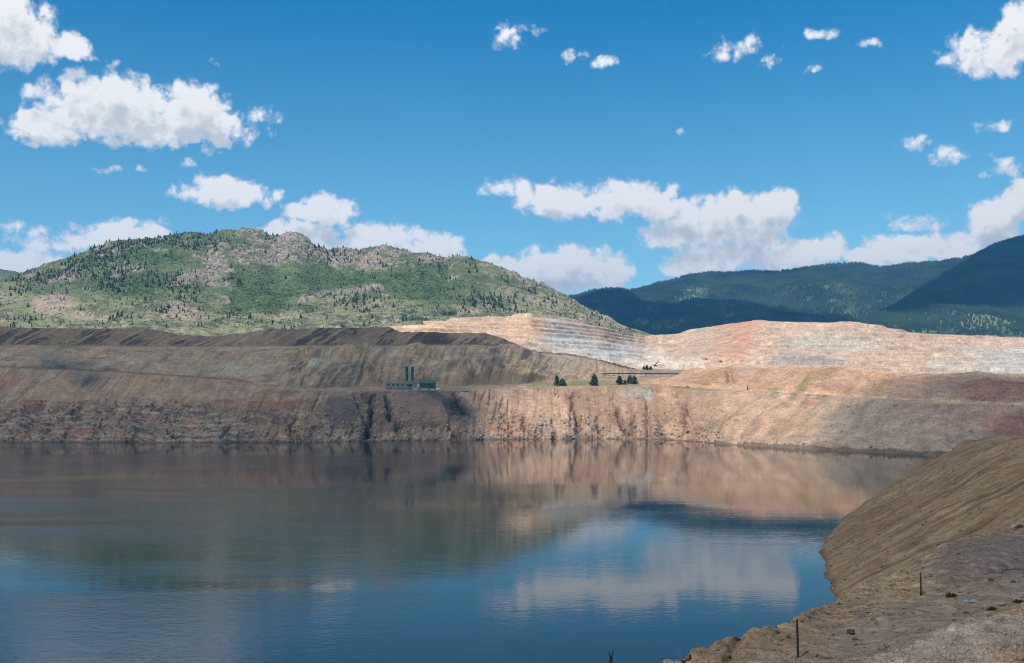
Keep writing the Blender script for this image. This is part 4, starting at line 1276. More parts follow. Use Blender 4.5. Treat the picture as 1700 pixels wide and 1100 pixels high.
def lumps(pts, rs, flat, m='ico'):
    ico = np.array([(0, 0, 1), (.894, 0, .447), (.276, .851, .447), (-.724, .526, .447), (-.724, -.526, .447), (.276, -.851, .447),
                    (.724, .526, -.447), (-.276, .851, -.447), (-.894, 0, -.447), (-.276, -.851, -.447), (.724, -.526, -.447), (0, 0, -1)])
    icf = np.array([(0, 1, 2), (0, 2, 3), (0, 3, 4), (0, 4, 5), (0, 5, 1), (1, 6, 2), (2, 7, 3), (3, 8, 4), (4, 9, 5), (5, 10, 1),
                    (6, 7, 2), (7, 8, 3), (8, 9, 4), (9, 10, 5), (10, 6, 1), (11, 7, 6), (11, 8, 7), (11, 9, 8), (11, 10, 9), (11, 6, 10)])
    n = len(pts)
    j = 1 + 0.32 * rng.normal(size=(n, 12))
    j = np.clip(j, 0.45, 1.6)
    a = rng.random(n) * 6.28
    sx = rs * (0.8 + 0.5 * rng.random(n))
    q = ico[None] * j[..., None]
    x = q[..., 0] * sx[:, None]
    y = q[..., 1] * rs[:, None]
    V = np.stack([pts[:, None, 0] + x * np.cos(a)[:, None] - y * np.sin(a)[:, None], pts[:, None, 1] + x * np.sin(a)[:, None] + y * np.cos(a)[:, None],
                  pts[:, None, 2] + (q[..., 2] + 0.35) * rs[:, None] * flat], -1).reshape(-1, 3)
    Fc = (np.arange(n)[:, None, None] * 12 + icf[None]).reshape(-1, 3)
    return V, Fc


# hill: where conifers grow; clump added low at right in place of cloud shade
X, Y, Z = E.P[..., 0], E.P[..., 1], E.P[..., 2]
qx = 850 + X / Y * F
qy = HY - (Z - EYE) / Y * F
cl = fbm(X / 70, Y / 70, 73, 4)
front_y = np.where(qx < 640, 546, np.where(qx < 1060, d3y(qx) + 1, 545))
vis = (qy < front_y) * (E.v < 3.02)
tree_p = vis * (0.05 + 0.8 * sst(0.12, 0.4, cl) + 1.6 * blob(qx, qy, 140, 440, 110, 14, 0.8, 0, -0.32) + 1.2 * blob(qx, qy, 230, 405, 110, 8, .8, 0, -0.1) + 1.3 * blob(qx, qy, 190, 455, 55, 30, 0.9) + 1.0 * blob(qx, qy, 330, 405, 70, 16, 0.9)
                + 0.9 * blob(qx, qy, 290, 470, 50, 22, .9) + 0.9 * blob(qx, qy, 30, 485, 22, 8, .7) + 1.3 * blob(qx, qy, 800, 500, 60, 12, .8, 0, 0.1) + 0.9 * blob(qx, qy, 560, 425, 40, 14, .8) + 0.8 * blob(qx, qy, 600, 500, 60, 14, .9) + 0.8 * blob(qx, qy, 300, 505, 40, 20, .9) + 0.7 * blob(qx, qy, 840, 515, 40, 6, .8)) \
    * (1 - 0.85 * blob(qx, qy, 430, 505, 60, 35, .6)) * (1 - 0.8 * blob(qx, qy, 700, 490, 45, 40, .6)) * (1 - 0.8 * blob(qx, qy, 560, 472, 70, 14, .6))
pts, tpx, tpy = E.sample(300, tree_p * (qy > 395) * (qx > 3) * (qx < 1050))


def conifer_mesh(name, seed):
    rs_ = np.random.default_rng(seed)
    V, Fc = [], []
    seg, tiers = 8, 5
    for k in range(tiers):
        z0 = 0.1 + 0.82 * k / tiers
        z1 = min(1.0, z0 + 0.3) if k < tiers - 1 else 1.0
        r = 0.26 * (1 - k / tiers * 0.85)
        o = len(V)
        for q in range(seg):
            a = q * 2 * math.pi / seg + k * 0.5
            rr = r * (0.6 + 0.75 * rs_.random())
            V.append((math.cos(a) * rr, math.sin(a) * rr, z0 - 0.03 * rs_.random()))
        V.append((0, 0, z1))
        for q in range(seg):
            Fc.append((o + q, o + (q + 1) % seg, o + seg))
    o = len(V)
    for q in range(5):
        a = q * 2 * math.pi / 5
        V.append((math.cos(a) * 0.03, math.sin(a) * 0.03, -0.03))
    for q in range(5):
        a = q * 2 * math.pi / 5
        V.append((math.cos(a) * 0.02, math.sin(a) * 0.02, 0.2))
    for q in range(5):
        Fc.append((o + q, o + (q + 1) % 5, o + 5 + (q + 1) % 5))
        Fc.append((o + q, o + 5 + (q + 1) % 5, o + 5 + q))
    me = new_mesh(name, V, Fc, smooth=False)
    me.materials.append(M_conifer)
    return me


cmesh = [conifer_mesh('conifer_tree', 100 + i) for i in range(5)]
for i in range(len(pts)):
    h = 9.5 + 5.0 * rng.random()
    x_, y_ = tpx[i], tpy[i]
    if x_ > 780:
        lab = 'small dark conifer on the dry right shoulder of the green hill'
    elif y_ < 425 and x_ < 300:
        lab = 'small dark conifer along the upper left crest of the green hill'
    elif y_ < 430:
        lab = 'small dark conifer among the granite rocks along the hill crest'
    elif x_ < 150:
        lab = 'small dark conifer on the lower left slope of the green hill'
    elif y_ > 505:
        lab = 'small dark conifer on the grassy foot of the green hill'
    elif x_ < 400:
        lab = 'small dark conifer on the left middle slope of the green hill'
    elif x_ < 600:
        lab = 'small dark conifer on the central middle slope of the green hill'
    else:
        lab = 'small dark conifer on the right middle slope of the green hill'
    o = link('conifer_tree', cmesh[i % 5], None, label=lab, category='tree', group='conifers scattered over the green hill')
    o.location = pts[i] - np.array([0, 0, 0.4])
    o.scale = (h * (0.8 + 0.4 * rng.random()),) * 2 + (h,)
    o.rotation_euler = (0, 0, 6.28 * rng.random())

pts, _, _ = E.sample(4200, tree_p)
hh = 3.5 + 9.0 * rng.random(len(pts)) ** 2.5
V, Fc = cones(pts - np.array([0, 0, .3]), hh, hh * 0.24, 3, 6)
link('hill_conifers', new_mesh('hill_conifers', V, Fc, smooth=False), M_conifer, kind='stuff', label='mass of small conifers covering parts of the green hill')

shr = vis * np.clip(sst(0.35, 0.1, rock) * (0.35 + asp), 0, 2) * (0.3 + sst(-0.1, 0.2, fbm(X / 40, Y / 40, 83, 3)))
pts, _, _ = E.sample(8000, shr)
V, Fc = lumps(pts, 0.8 + 1.4 * rng.random(len(pts)), 0.7)
link('hill_shrubs', new_mesh('hill_shrubs', V, Fc), M_shrub, kind='stuff', label='low green shrubs and aspens on the hillside')

pts, _, _ = E.sample(3500, vis * sst(0.25, 0.5, rock) + 0.02 * vis)
V, Fc = lumps(pts, 1.0 + 2.6 * rng.random(len(pts)) ** 2.2, 1.0)
link('hill_boulders', new_mesh('hill_boulders', V, Fc, smooth=False), M_granite, kind='stuff', label='granite boulders strewn over the hill')

# forest on the mountains
for lay, nm, lab, N in ((Mn, 'mountain_forest', 'conifer forest covering the long mountain ridge', 42000), (R, 'spur_forest', 'conifer forest covering the shaded mountain spur', 22000)):
    X, Y, Z = lay.P[..., 0], lay.P[..., 1], lay.P[..., 2]
    n1 = fbm(X / 260, Y / 260, 3, 4)
    low = sst(0.5, 1.0, lay.v) if lay is Mn else sst(0.2, 0.7, lay.v)
    pr = (0.12 + sst(-0.25, 0.25, n1 + 0.5 * low)) * (lay.v < 2.02) * (lay.px < 1760) * (lay.px > 900) * (lay.py < 566)
    pr = pr * (1 - 0.9 * blob(lay.px, lay.py, 1155, 490, 30, 12, .5)) * (1 - 0.75 * blob(lay.px, lay.py, 1400, 505, 35, 25, .7)) * (1 - .8 * blob(lay.px, lay.py, 1640, 548, 55, 12, .7))
    pts, _, _ = lay.sample(N, pr)
    hh = 13 + 12 * rng.random(N)
    V, Fc = cones(pts - np.array([0, 0, 1]), hh, hh * 0.27, 1, 5)
    link(nm, new_mesh(nm, V, Fc, smooth=False), M_forest, kind='stuff', label=lab)


def at_px(lay, x, y):
    """surface point of a sheet seen at a given place of the photograph"""
    P = lay.P
    ax = 850 + P[..., 0] / P[..., 1] * F
    ay = HY - (P[..., 2] - EYE) / P[..., 1] * F
    i = np.argmin(((ax - x) ** 2 + (ay - y) ** 2 * 1.0).ravel())
    return P.reshape(-1, 3)[i].copy()


def ground_z(lay, x, y):
    """height of a sheet at a world position"""
    P = lay.P.reshape(-1, 3)
    i = np.argmin((P[:, 0] - x) ** 2 + (P[:, 1] - y) ** 2)
    return float(P[i, 2])


def crown_mesh(name, h, r, seed, n=420, lobes=1):
    """crown of many small drooping sprays around the stem"""
    rs_ = np.random.default_rng(seed)
    V, Fc = [], []
    for i in range(n):
        u = rs_.random() ** 0.8
        z = h * (0.10 + 0.9 * u)
        rad = r * (1 - u) ** 0.6 * (0.3 + 0.85 * rs_.random()) * (1 + 0.3 * math.sin(u * 17 + seed) * math.cos(2 * seed + u * 5))
        a = rs_.random() * 6.283
        s_ = 0.13 * r + 0.18 * r * rs_.random()
        c_ = np.array([math.cos(a) * rad, math.sin(a) * rad, z])
        out = np.array([math.cos(a), math.sin(a), -0.35 - 0.3 * rs_.random()])
        sd = np.array([-math.sin(a), math.cos(a), 0.3 * rs_.normal()])
        up = np.array([0, 0, 1.0])
        o = len(V)
        V += [tuple(c_ - out * s_ * 1.2), tuple(c_ + sd * s_ * 0.6), tuple(c_ + out * s_ * 1.3), tuple(c_ - sd * s_ * 0.6), tuple(c_ + up * s_ * 0.55)]
        Fc += [(o, o + 1, o + 4), (o + 1, o + 2, o + 4), (o + 2, o + 3, o + 4), (o + 3, o, o + 4)]
    return new_mesh(name, V, Fc, smooth=False)


def tube(path, radii, seg=7, cap=True):
    V, Fc = [], []
    path = [np.array(p, float) for p in path]
    for i, p in enumerate(path):
        tdir = path[min(i + 1, len(path) - 1)] - path[max(i - 1, 0)]
        tdir /= np.linalg.norm(tdir)
        ref = np.array([0, 1.0, 0]) if abs(tdir[1]) < 0.9 else np.array([1.0, 0, 0])
        e1 = np.cross(tdir, ref); e1 /= np.linalg.norm(e1)
        e2 = np.cross(tdir, e1)
        for q in range(seg):
            a = q * 2 * math.pi / seg
            V.append(tuple(p + radii[i] * (math.cos(a) * e1 + math.sin(a) * e2)))
    for i in range(len(path) - 1):
        for q in range(seg):
            a, b_ = i * seg + q, i * seg + (q + 1) % seg
            Fc.append((a, b_, b_ + seg, a + seg))
    if cap:
        Fc.append(tuple(range(seg))[::-1])
        Fc.append(tuple(range((len(path) - 1) * seg, len(path) * seg)))
    return V, Fc


def pymesh(name, V, Fc, mat, smooth=False):
    me = bpy.data.meshes.new(name)
    me.from_pydata([tuple(map(float, p)) for p in V], [], [tuple(int(i) for i in f_) for f_ in Fc])
    me.polygons.foreach_set('use_smooth', [smooth] * len(me.polygons))
    me.update()
    me.materials.append(mat)
    return me


def box(x0, x1, y0, y1, z0, z1):
    V = [(x0, y0, z0), (x1, y0, z0), (x1, y1, z0), (x0, y1, z0), (x0, y0, z1), (x1, y0, z1), (x1, y1, z1), (x0, y1, z1)]
    return V, [(3, 2, 1, 0), (4, 5, 6, 7), (0, 1, 5, 4), (1, 2, 6, 5), (2, 3, 7, 6), (3, 0, 4, 7)]


def join(*parts):
    V, Fc = [], []
    for (v_, f_) in parts:
        o = len(V)
        V += list(v_)
        Fc += [tuple(i + o for i in q) for q in f_]
    return V, Fc


def empty(name, loc, rz=0.0, **props):
    o = bpy.data.objects.new(name, None)
    scene.collection.objects.link(o)
    o.location = tuple(float(c_) for c_ in loc)
    o.rotation_euler = (0, 0, rz)
    for k, v_ in props.items():
        o[k] = v_
    return o


def part(name, vf, mat, parent, smooth=False, **props):
    return link(name, pymesh(name, vf[0], vf[1], mat, smooth), None, parent, **props)


def spruce(x, y, hpx, r_ratio, lay, seed, label, group=None):
    p = at_px(lay, x, y)
    h = hpx / F * p[1]
    o = empty('spruce_tree', p - np.array([0, 0, 0.3]), rng.random() * 6, label=label, category='tree')
    if group:
        o['group'] = group
    tr = tube([(0, 0, 0), (0.02 * h, 0, 0.4 * h), (0, 0.01 * h, 0.9 * h)], [0.03 * h, 0.018 * h, 0.004 * h])
    limbs = [tr]
    for k in range(8):
        a = k * 2.4
        z = h * (0.15 + 0.09 * k)
        ln = h * r_ratio * (1 - 0.1 * k)
        limbs.append(tube([(0.01 * h, 0, z), (math.cos(a) * ln * 0.8, math.sin(a) * ln * 0.8, z - 0.02 * h)], [0.008 * h, 0.003 * h], 4))
    part('trunk', join(*limbs), M_bark, o)
    me = crown_mesh('crown', h, h * r_ratio, seed)
    me.materials.append(M_conifer)
    link('crown', me, None, o)
    return o


spruce(925, 640, 17.8, 0.28, fl, 1, 'tall narrow spruce, leftmost of the trees on the grassy bench')
spruce(933, 641, 12.7, 0.53, fl, 2, 'low bushy spruce right beside the leftmost tall bench spruce')
spruce(987, 641, 19.5, 0.38, fl, 3, 'broad dark spruce standing alone in the middle of the grassy bench')
spruce(1029, 638, 14.4, 0.43, fl, 4, 'medium dark spruce just left of the smallest bench tree')
spruce(1037, 638, 8.5, 0.33, fl, 5, 'smallest spruce between the bench trees at right')
spruce(1045, 637, 14.4, 0.38, fl, 6, 'left spruce of the close pair at the right end of the bench')
spruce(1053, 637, 13.5, 0.40, fl, 7, 'right spruce of the close pair at the right end of the bench')
for i, (x, y, h, lab) in enumerate(((1069, 613.5, 6, 'left tree of the tiny clump on the grey bank below the pale mine'), (1074, 613.5, 8, 'middle and tallest tree of the tiny clump on the grey bank'), (1080, 613.5, 6, 'right tree of the tiny clump on the grey bank below the pale mine'))):
    spruce(x, y, h, 0.45, fl, 20 + i, lab)

M_leaf = foliage_mat('leaf_green', (0.05, 0.10, 0.02), (0.11, 0.17, 0.04), 0.4)
M_leafd = foliage_mat('leaf_dark', (0.025, 0.055, 0.016), (0.05, 0.085, 0.03), 3.0)


def bush(name, p, r, hgt, n, seed, mat, label, leaf=0.16, group=None):
    rs_ = np.random.default_rng(seed)
    o = empty(name, p, 0, label=label, category='shrub')
    if group:
        o['group'] = group
    V, Fc = [], []
    for i in range(n):
        a = rs_.random() * 6.283
        e = math.asin(rs_.random())
        q = (0.5 + 0.5 * rs_.random()) * (1 + 0.3 * math.sin(3 * a + seed))
        c_ = np.array([math.cos(a) * math.cos(e) * r * q, math.sin(a) * math.cos(e) * r * q, math.sin(e) * hgt * q + 0.02 * hgt])
        d1 = rs_.normal(size=3); d1 /= np.linalg.norm(d1)
        d2 = np.cross(d1, rs_.normal(size=3)); d2 /= np.linalg.norm(d2)
        s_ = leaf * r * (0.6 + 0.8 * rs_.random())
        k = len(V)
        V += [tuple(c_ - d1 * s_), tuple(c_ + d2 * s_ * 0.45), tuple(c_ + d1 * s_), tuple(c_ - d2 * s_ * 0.45)]
        Fc += [(k, k + 1, k + 2, k + 3)]
    part('foliage', (V, Fc), mat, o)
    st = [tube([(0, 0, -0.1 * hgt), (math.cos(a) * r * 0.5, math.sin(a) * r * 0.5, hgt * 0.6)], [0.03 * r, 0.012 * r], 4) for a in (0.3, 1.5, 2.8, 4.0, 5.3)]
    part('stem', join(*st), M_bark, o)
    return o


bush('shrub', at_px(A, 1143, 719), 4.5, 4.0, 240, 1, M_leaf, 'bright green shrub on the peach pit wall just above the waterline')
for i, (x, y, r, lab) in enumerate(((1172, 597, 5, 'left grey green shrub on the tan mine slope'), (1196, 601, 5, 'right grey green shrub on the tan mine slope'))):
    bush('shrub', at_px(D, x, y), r, 3.5, 160, 30 + i, M_leaf, lab)
bush('shrub', at_px(C, 1141, 648), 5, 3, 160, 41, M_leaf, 'olive shrub on the bench edge below the orange bank')

# ------------------------------------------------------------------ works yard on the bench
M_green = plain_mat('green_sheet_metal', (0.03, 0.08, 0.055), 0.5, vary=0.25, scale=0.6)
M_dgreen = plain_mat('dark_green_steel', (0.012, 0.06, 0.045), 0.5, vary=0.3, scale=0.6)
M_roofg = plain_mat('green_roof', (0.06, 0.115, 0.075), 0.6, vary=0.2, scale=0.5)
M_conc = plain_mat('concrete', (0.32, 0.285, 0.235), 0.9, vary=0.25, scale=0.5)
M_grey = plain_mat('grey_cladding', (0.22, 0.215, 0.19), 0.7, vary=0.2, scale=0.4)
M_white = plain_mat('white_paint', (0.75, 0.75, 0.72), 0.5, vary=0.1, scale=1.0)
M_black = plain_mat('black_steel', (0.018, 0.018, 0.02), 0.5, vary=0.3, scale=2.0)
M_dark = plain_mat('dark_window', (0.02, 0.025, 0.03), 0.15, vary=0.1)
M_purple = plain_mat('mauve_paint', (0.20, 0.14, 0.14), 0.6, vary=0.2)
M_blue = plain_mat('slate_blue_paint', (0.14, 0.155, 0.19), 0.6, vary=0.2)
M_rubber = plain_mat('rubber', (0.02, 0.02, 0.02), 0.9, vary=0.2)


def yard_pt(x, d_):
    X_ = (x - 850) / F * d_
    return np.array([X_, d_, ground_z(fl, X_, d_)])


def ppm(d_):
    return d_ / F       # metres per photograph pixel


# twin towers
dd = 1462.0
m = ppm(dd)
p = yard_pt(680, dd)
zb = EYE + (HY - 641) / F * dd
p[2] = min(p[2], zb)
o = empty('twin_tower', p, 0, label='twin dark green towers on a grey base in the works yard', category='tower')
z1 = EYE + (HY - 632) / F * dd - p[2]
z2 = EYE + (HY - 608) / F * dd - p[2]
part('base', join(box(-8.5 * m, 8.5 * m, -5, 5, -1, z1 * 0.75), box(-7 * m, 7 * m, -4, 4, z1 * 0.75, z1)), M_grey, o)
for sx_, mt in ((-4.5, M_dgreen), (4.5, M_green)):
    tw = part('tower', join(tube([(sx_ * m, 0, z1), (sx_ * m, 0, z2 - 1.2)], [2.1, 2.1], 14), tube([(sx_ * m, 0, z2 - 1.2), (sx_ * m, 0, z2)], [2.1, 0.7], 14)), mt, o)
    part('ring', join(*[tube([(sx_ * m, 0, z1 + (z2 - z1) * k), (sx_ * m, 0, z1 + (z2 - z1) * k + 0.35)], [2.3, 2.3], 14) for k in (0.15, 0.4, 0.65, 0.88)]), M_dgreen, tw)
part('ladder_frame', join(box(-0.7, -0.45, -0.2, 0.2, z1, z2 - 1), box(0.45, 0.7, -0.2, 0.2, z1, z2 - 1), *[box(-0.45, 0.45, -0.15, 0.15, z1 + 1.2 * k, z1 + 1.2 * k + 0.25) for k in range(1, 14)]), M_purple, o)
part('platform', box(-7 * m, 7 * m, -2.6, -2.2, z1 + (z2 - z1) * 0.5, z1 + (z2 - z1) * 0.5 + 0.4), M_grey, o)


def shed(name, x0, x1, ytop, ybase, d_, depth, wall, roof, label, cat, pitched=True, windows=4, door=True):
    m = ppm(d_)
    p = yard_pt((x0 + x1) / 2, d_)
    zb = EYE + (HY - ybase) / F * d_
    p[2] = zb
    w = (x1 - x0) * m / 2
    h = (ybase - ytop) * m
    o = empty(name, p, 0, label=label, category=cat)
    eh = h * (0.62 if pitched else 0.88)
    part('wall', box(-w, w, -depth / 2, depth / 2, -2.5, eh), wall, o)
    if pitched:
        ov = 0.5
        V = [(-w - ov, -depth / 2 - ov, eh + .003), (w + ov, -depth / 2 - ov, eh + .003), (w + ov, depth / 2 + ov, eh + .003), (-w - ov, depth / 2 + ov, eh + .003), (-w - ov, 0, h), (w + ov, 0, h)]
        part('roof', (V, [(3, 2, 1, 0), (0, 1, 5, 4), (2, 3, 4, 5), (0, 4, 3), (1, 2, 5)]), roof, o)
    else:
        part('roof', box(-w - .4, w + .4, -depth / 2 - .4, depth / 2 + .4, eh + .003, h), roof, o)
    for i in range(windows):
        cx = -w + (i + 0.7) * 2 * w / (windows + 0.4)
        wn = part('window', box(cx - w * 0.5 / windows, cx + w * 0.5 / windows, -depth / 2 - 0.12, -depth / 2 - 0.003, eh * 0.35, eh * 0.8), M_dark, o)
        part('frame', box(cx - w * 0.55 / windows, cx + w * 0.55 / windows, -depth / 2 - 0.2, -depth / 2 - 0.125, eh * 0.8, eh * 0.86), wall, wn)
    if door:
        part('door', box(w * 0.55, w * 0.75, -depth / 2 - 0.1, -depth / 2 - 0.004, 0, eh * 0.9), M_black, o)
    return o


shed('pump_building', 696, 723, 630.5, 643, 1448, 12, M_green, M_roofg, 'green roofed building right of the twin towers', 'building', True, 4)
shed('low_shed', 640, 690, 635.5, 642.5, 1440, 8, M_grey, M_grey, 'long low grey shed left of the twin towers', 'building', False, 6)
tank_d = 1428.0
p = yard_pt(695, tank_d); m = ppm(tank_d)
p[2] = EYE + (HY - 646) / F * tank_d
o = empty('storage_tank', p, 0, label='pale upright tank at the left corner of the green building', category='tank')
part('shell', tube([(0, 0, -2), (0, 0, 9 * m)], [2.4 * m, 2.4 * m], 18), M_conc, o, True)
part('lid', tube([(0, 0, 9 * m + .003), (0, 0, 9.8 * m)], [2.45 * m, 0.5 * m], 18), M_grey, o)
part('pipe', tube([(2.6 * m, 0, -2), (2.6 * m, 0, 8 * m)], [0.25, 0.25], 6), M_grey, o)

for (x0, x1, mt, lab) in ((641, 650, M_purple, 'mauve shipping container, leftmost of the row at the pit edge'), (651, 658, M_grey, 'grey shipping container second from the left in the row at the pit edge'),
                          (659, 671, M_blue, 'long slate blue container in the middle of the row at the pit edge'), (673, 684, M_purple, 'dull mauve container, rightmost of the row at the pit edge')):
    dc = 1424.0
    m = ppm(dc)
    p = yard_pt((x0 + x1) / 2, dc)
    p[2] = EYE + (HY - 647.0) / F * dc
    w, h = (x1 - x0) * m / 2, 4.6 * m
    o = empty('container', p, 0, label=lab, category='container', group='containers at the pit edge')
    ribs = [box(-w + (k + 0.25) * 2 * w / 12, -w + (k + 0.7) * 2 * w / 12, -1.32, -1.22, 0.2, h - 0.2) for k in range(12)]
    part('body', join(box(-w, w, -1.2, 1.2, -1.0, h), *ribs), mt, o)
    part('door', join(box(w + .004, w + 0.08, -1.1, -0.05, 0.1, h - 0.1), box(w + .004, w + 0.08, 0.05, 1.1, 0.1, h - 0.1)), mt, o)
    part('roof', box(-w - .05, w + .05, -1.25, 1.25, h + .003, h + 0.15), M_grey, o)

# machine with the bent black arm
dm = 1421.0
m = ppm(dm)
p = yard_pt(727, dm)
p[2] = EYE + (HY - 648) / F * dm
o = empty('excavator', p, 0, label='white excavator with a bent black arm at the pit edge', category='excavator')
part('cab', join(box(-3.5 * m, 3.8 * m, -1.6, 1.6, 1.6 * m, 4.4 * m), box(-1.5 * m, 1.8 * m, -1.5, 1.2, 4.4 * m, 7.4 * m)), M_white, o)
part('window', box(-1.2 * m, 1.4 * m, -1.6, -1.503, 4.9 * m, 6.9 * m), M_dark, o)
part('boom', tube([(-3.5 * m, -0.4, 2.2 * m), (-9.5 * m, -0.6, 9.0 * m), (-10.5 * m, -0.6, 8.8 * m)], [0.75, 0.6, 0.5], 6), M_black, o)
part('stick', tube([(-10.0 * m, -0.6, 9.0 * m), (-15 * m, -0.6, 2.2 * m)], [0.6, 0.45], 6), M_black, o)
part('bucket', box(-16.4 * m, -14.2 * m, -1.4, 0.3, 0.1 * m, 2.1 * m), M_black, o)
for yy in (-1.7, 1.1):
    part('track', tube([(-3.6 * m, yy, 0.8 * m), (3.6 * m, yy, 0.8 * m)], [0.8 * m, 0.8 * m], 8), M_rubber, o)

# low barrier right of the machine
db = 1424.0
m = ppm(db)
p = yard_pt(755, db); p[2] = EYE + (HY - 647) / F * db
o = empty('barrier_wall', p, 0, label='low grey concrete barrier along the yard right of the excavator', category='barrier')
for k in range(12):
    x0 = (-22 + k * 4) * m
    part('block', box(x0 + .1, x0 + 4 * m - .1, -0.5, 0.5, -1.5, (3.3 + 0.4 * random.random()) * m), M_conc, o)

# pickup on the bench
p = at_px(fl, 867, 642.5)
m = ppm(p[1])
o = empty('pickup_truck', p, 0, label='white pickup truck on the bench left of the grass strip', category='truck')
part('body', join(box(-5 * m, 5 * m, -1, 1, 0.6, 1.5), box(-2.2 * m, 1.6 * m, -0.95, 0.95, 1.5, 2.3)), M_white, o)
part('window', box(-1.9 * m, 1.3 * m, -1.0, -0.953, 1.6, 2.15), M_dark, o)
for xx in (-3.1, 3.1):
    for yy in (-1.05, 0.75):
        part('wheel', tube([(xx * m, yy, 0.5), (xx * m, yy + .3, 0.5)], [0.5, 0.5], 10), M_rubber, o)

# conveyor along the grey bank
pa_, pb_ = at_px(fl, 882, 621), at_px(fl, 1128, 622.5)
o = empty('conveyor', pa_, 0, label='long dark conveyor line along the grey bank behind the bench trees', category='conveyor')
rel = pb_ - pa_
part('gallery', tube([(0, 0, 2.4), tuple(rel + np.array([0, 0, 2.4]))], [0.9, 0.9], 4), M_black, o)
for k in range(1, 16):
    q = rel * k / 16
    gz_ = ground_z(fl, pa_[0] + q[0], pa_[1] + q[1]) - pa_[2]
    part('leg', box(q[0] - 0.2, q[0] + 0.2, q[1] - .25, q[1] + .25, gz_ - 1.0, max(q[2] + 1.9, gz_ + 0.5)), M_black, o)

# drill rig on the pale mine floor
p = at_px(D, 1089, 606)
m = ppm(p[1])
o = empty('drill_rig', p, 0, label='small dark machine with a slanted boom on the pale mine floor', category='drill rig')
part('body', box(-3.5 * m, 0.5 * m, -1.5, 1.5, 0.4, 2.2 * m), M_black, o)
part('boom', tube([(-2.5 * m, 0, 1.5 * m), (5 * m, 0, 8.5 * m)], [0.9, 0.6], 6), M_black, o)
part('track', tube([(-3.8 * m, -1.6, 0.6), (1 * m, -1.6, 0.6)], [0.6, 0.6], 8), M_rubber, o)

# house in the mountain forest
p = at_px(Mn, 1253, 513)
m = ppm(p[1])
o = empty('mountain_house', p, 0, label='tiny white house alone in the mountain forest', category='house')
part('wall', box(-4 * m, 4 * m, -8, 8, -8, 2.2 * m), M_white, o)
part('roof', ([(-4.4 * m, -9, 2.2 * m + .01), (4.4 * m, -9, 2.2 * m + .01), (4.4 * m, 9, 2.2 * m + .01), (-4.4 * m, 9, 2.2 * m + .01), (-4.4 * m, 0, 3.6 * m), (4.4 * m, 0, 3.6 * m)], [(3, 2, 1, 0), (0, 1, 5, 4), (2, 3, 4, 5), (0, 4, 3), (1, 2, 5)]), M_grey, o)

# ------------------------------------------------------------------ foreground
M_post = plain_mat('weathered_post', (0.035, 0.028, 0.024), 0.8, vary=0.4, scale=3)
M_wire = plain_mat('rusty_wire', (0.06, 0.04, 0.03), 0.7)


def post(x, ybase, ytop, d_, r, lean, label, fork=False):
    X_ = (x - 850) / F * d_
    zb = EYE + (HY - ybase) / F * d_
    zt = EYE + (HY - ytop) / F * d_
    gz_ = min(zb, ground_z(Hh, X_, d_))
    o = empty('post', (X_, d_, gz_), 0, label=label, category='post', group='posts along the ledge')
    top = zt - gz_
    part('shaft', tube([(0, 0, -0.5), (lean * 0.5, 0, top * 0.5), (lean, 0, top * (0.93 if fork else 1.0))], [r, r * 0.92, r * 0.8], 8), M_post, o)
    if fork:
        part('prong', tube([(lean - r * .5, 0, top * 0.9), (lean - r * 0.9, 0, top)], [r * .3, r * .22], 6), M_post, o)
        part('prong', tube([(lean + r * .5, 0, top * 0.9), (lean + r * 1.1, 0, top + .05)], [r * .3, r * .22], 6), M_post, o)
    else:
        part('cap', tube([(lean, 0, top + .002), (lean, 0, top + 0.06)], [r * 0.85, r * 0.45], 8), M_post, o)
    part('staple', tube([(lean * .7 - r, -r, top * 0.7), (lean * .7 + r, -r, top * 0.7)], [0.02, 0.02], 5), M_wire, o)
    return o


pt = at_px(Hh, 1326, 1091)
post(1325, 1091, 1029, pt[1], 0.075, -0.06, 'tall dark post near the bottom edge of the ledge, close to the water')
pt = at_px(Hh, 1529, 988)
post(1529, 989, 951, pt[1], 0.075, -0.03, 'dark post standing at the corner of the grey heap beside the track')
post(1012, 1160, 1081, 42.0, 0.085, 0.06, 'forked dark post top rising from the bottom edge over the lake', True)

M_rock_b = plain_mat('brown_rock', (0.20, 0.14, 0.095), 0.95, vary=0.5, scale=2.5)
M_rock_d = plain_mat('dark_rock', (0.10, 0.075, 0.06), 0.95, vary=0.5, scale=2.5)
M_rock_p = plain_mat('pale_rock', (0.31, 0.31, 0.295), 0.95, vary=0.35, scale=2.5)
M_rock_o = plain_mat('orange_rock', (0.40, 0.22, 0.11), 0.95, vary=0.4, scale=2.5)


def rock_mesh(name, seed, mat):
    import bmesh
    bm = bmesh.new()
    bmesh.ops.create_icosphere(bm, subdivisions=3, radius=1.0)
    co = np.array([v_.co[:] for v_ in bm.verts])
    r = 1 + 0.35 * fbm(co[:, 0] * 0.9 + seed, co[:, 1] * 0.9, co[:, 2] * 0.9, 2) + 0.18 * fbm(co[:, 0] * 2.6 + seed, co[:, 1] * 2.6, co[:, 2] * 2.6, 3)
    rs_ = np.random.default_rng(seed)
    for _ in range(9):                 # broken flat faces
        nrm = rs_.normal(size=3); nrm /= np.linalg.norm(nrm)
        dcut = 0.62 + 0.25 * rs_.random()
        dot = (co * r[:, None]) @ nrm
        over = dot > dcut
        r[over] *= dcut / dot[over]
    co = co * r[:, None]
    for v_, c_ in zip(bm.verts, co):
        v_.co = Vector(c_)
    me = bpy.data.meshes.new(name)
    bm.to_mesh(me)
    bm.free()
    me.materials.append(mat)
    return me


rocks = {k: [rock_mesh('rock', 10 * i + j, mt) for j in range(3)] for i, (k, mt) in enumerate((('b', M_rock_b), ('d', M_rock_d), ('p', M_rock_p), ('o', M_rock_o)))}


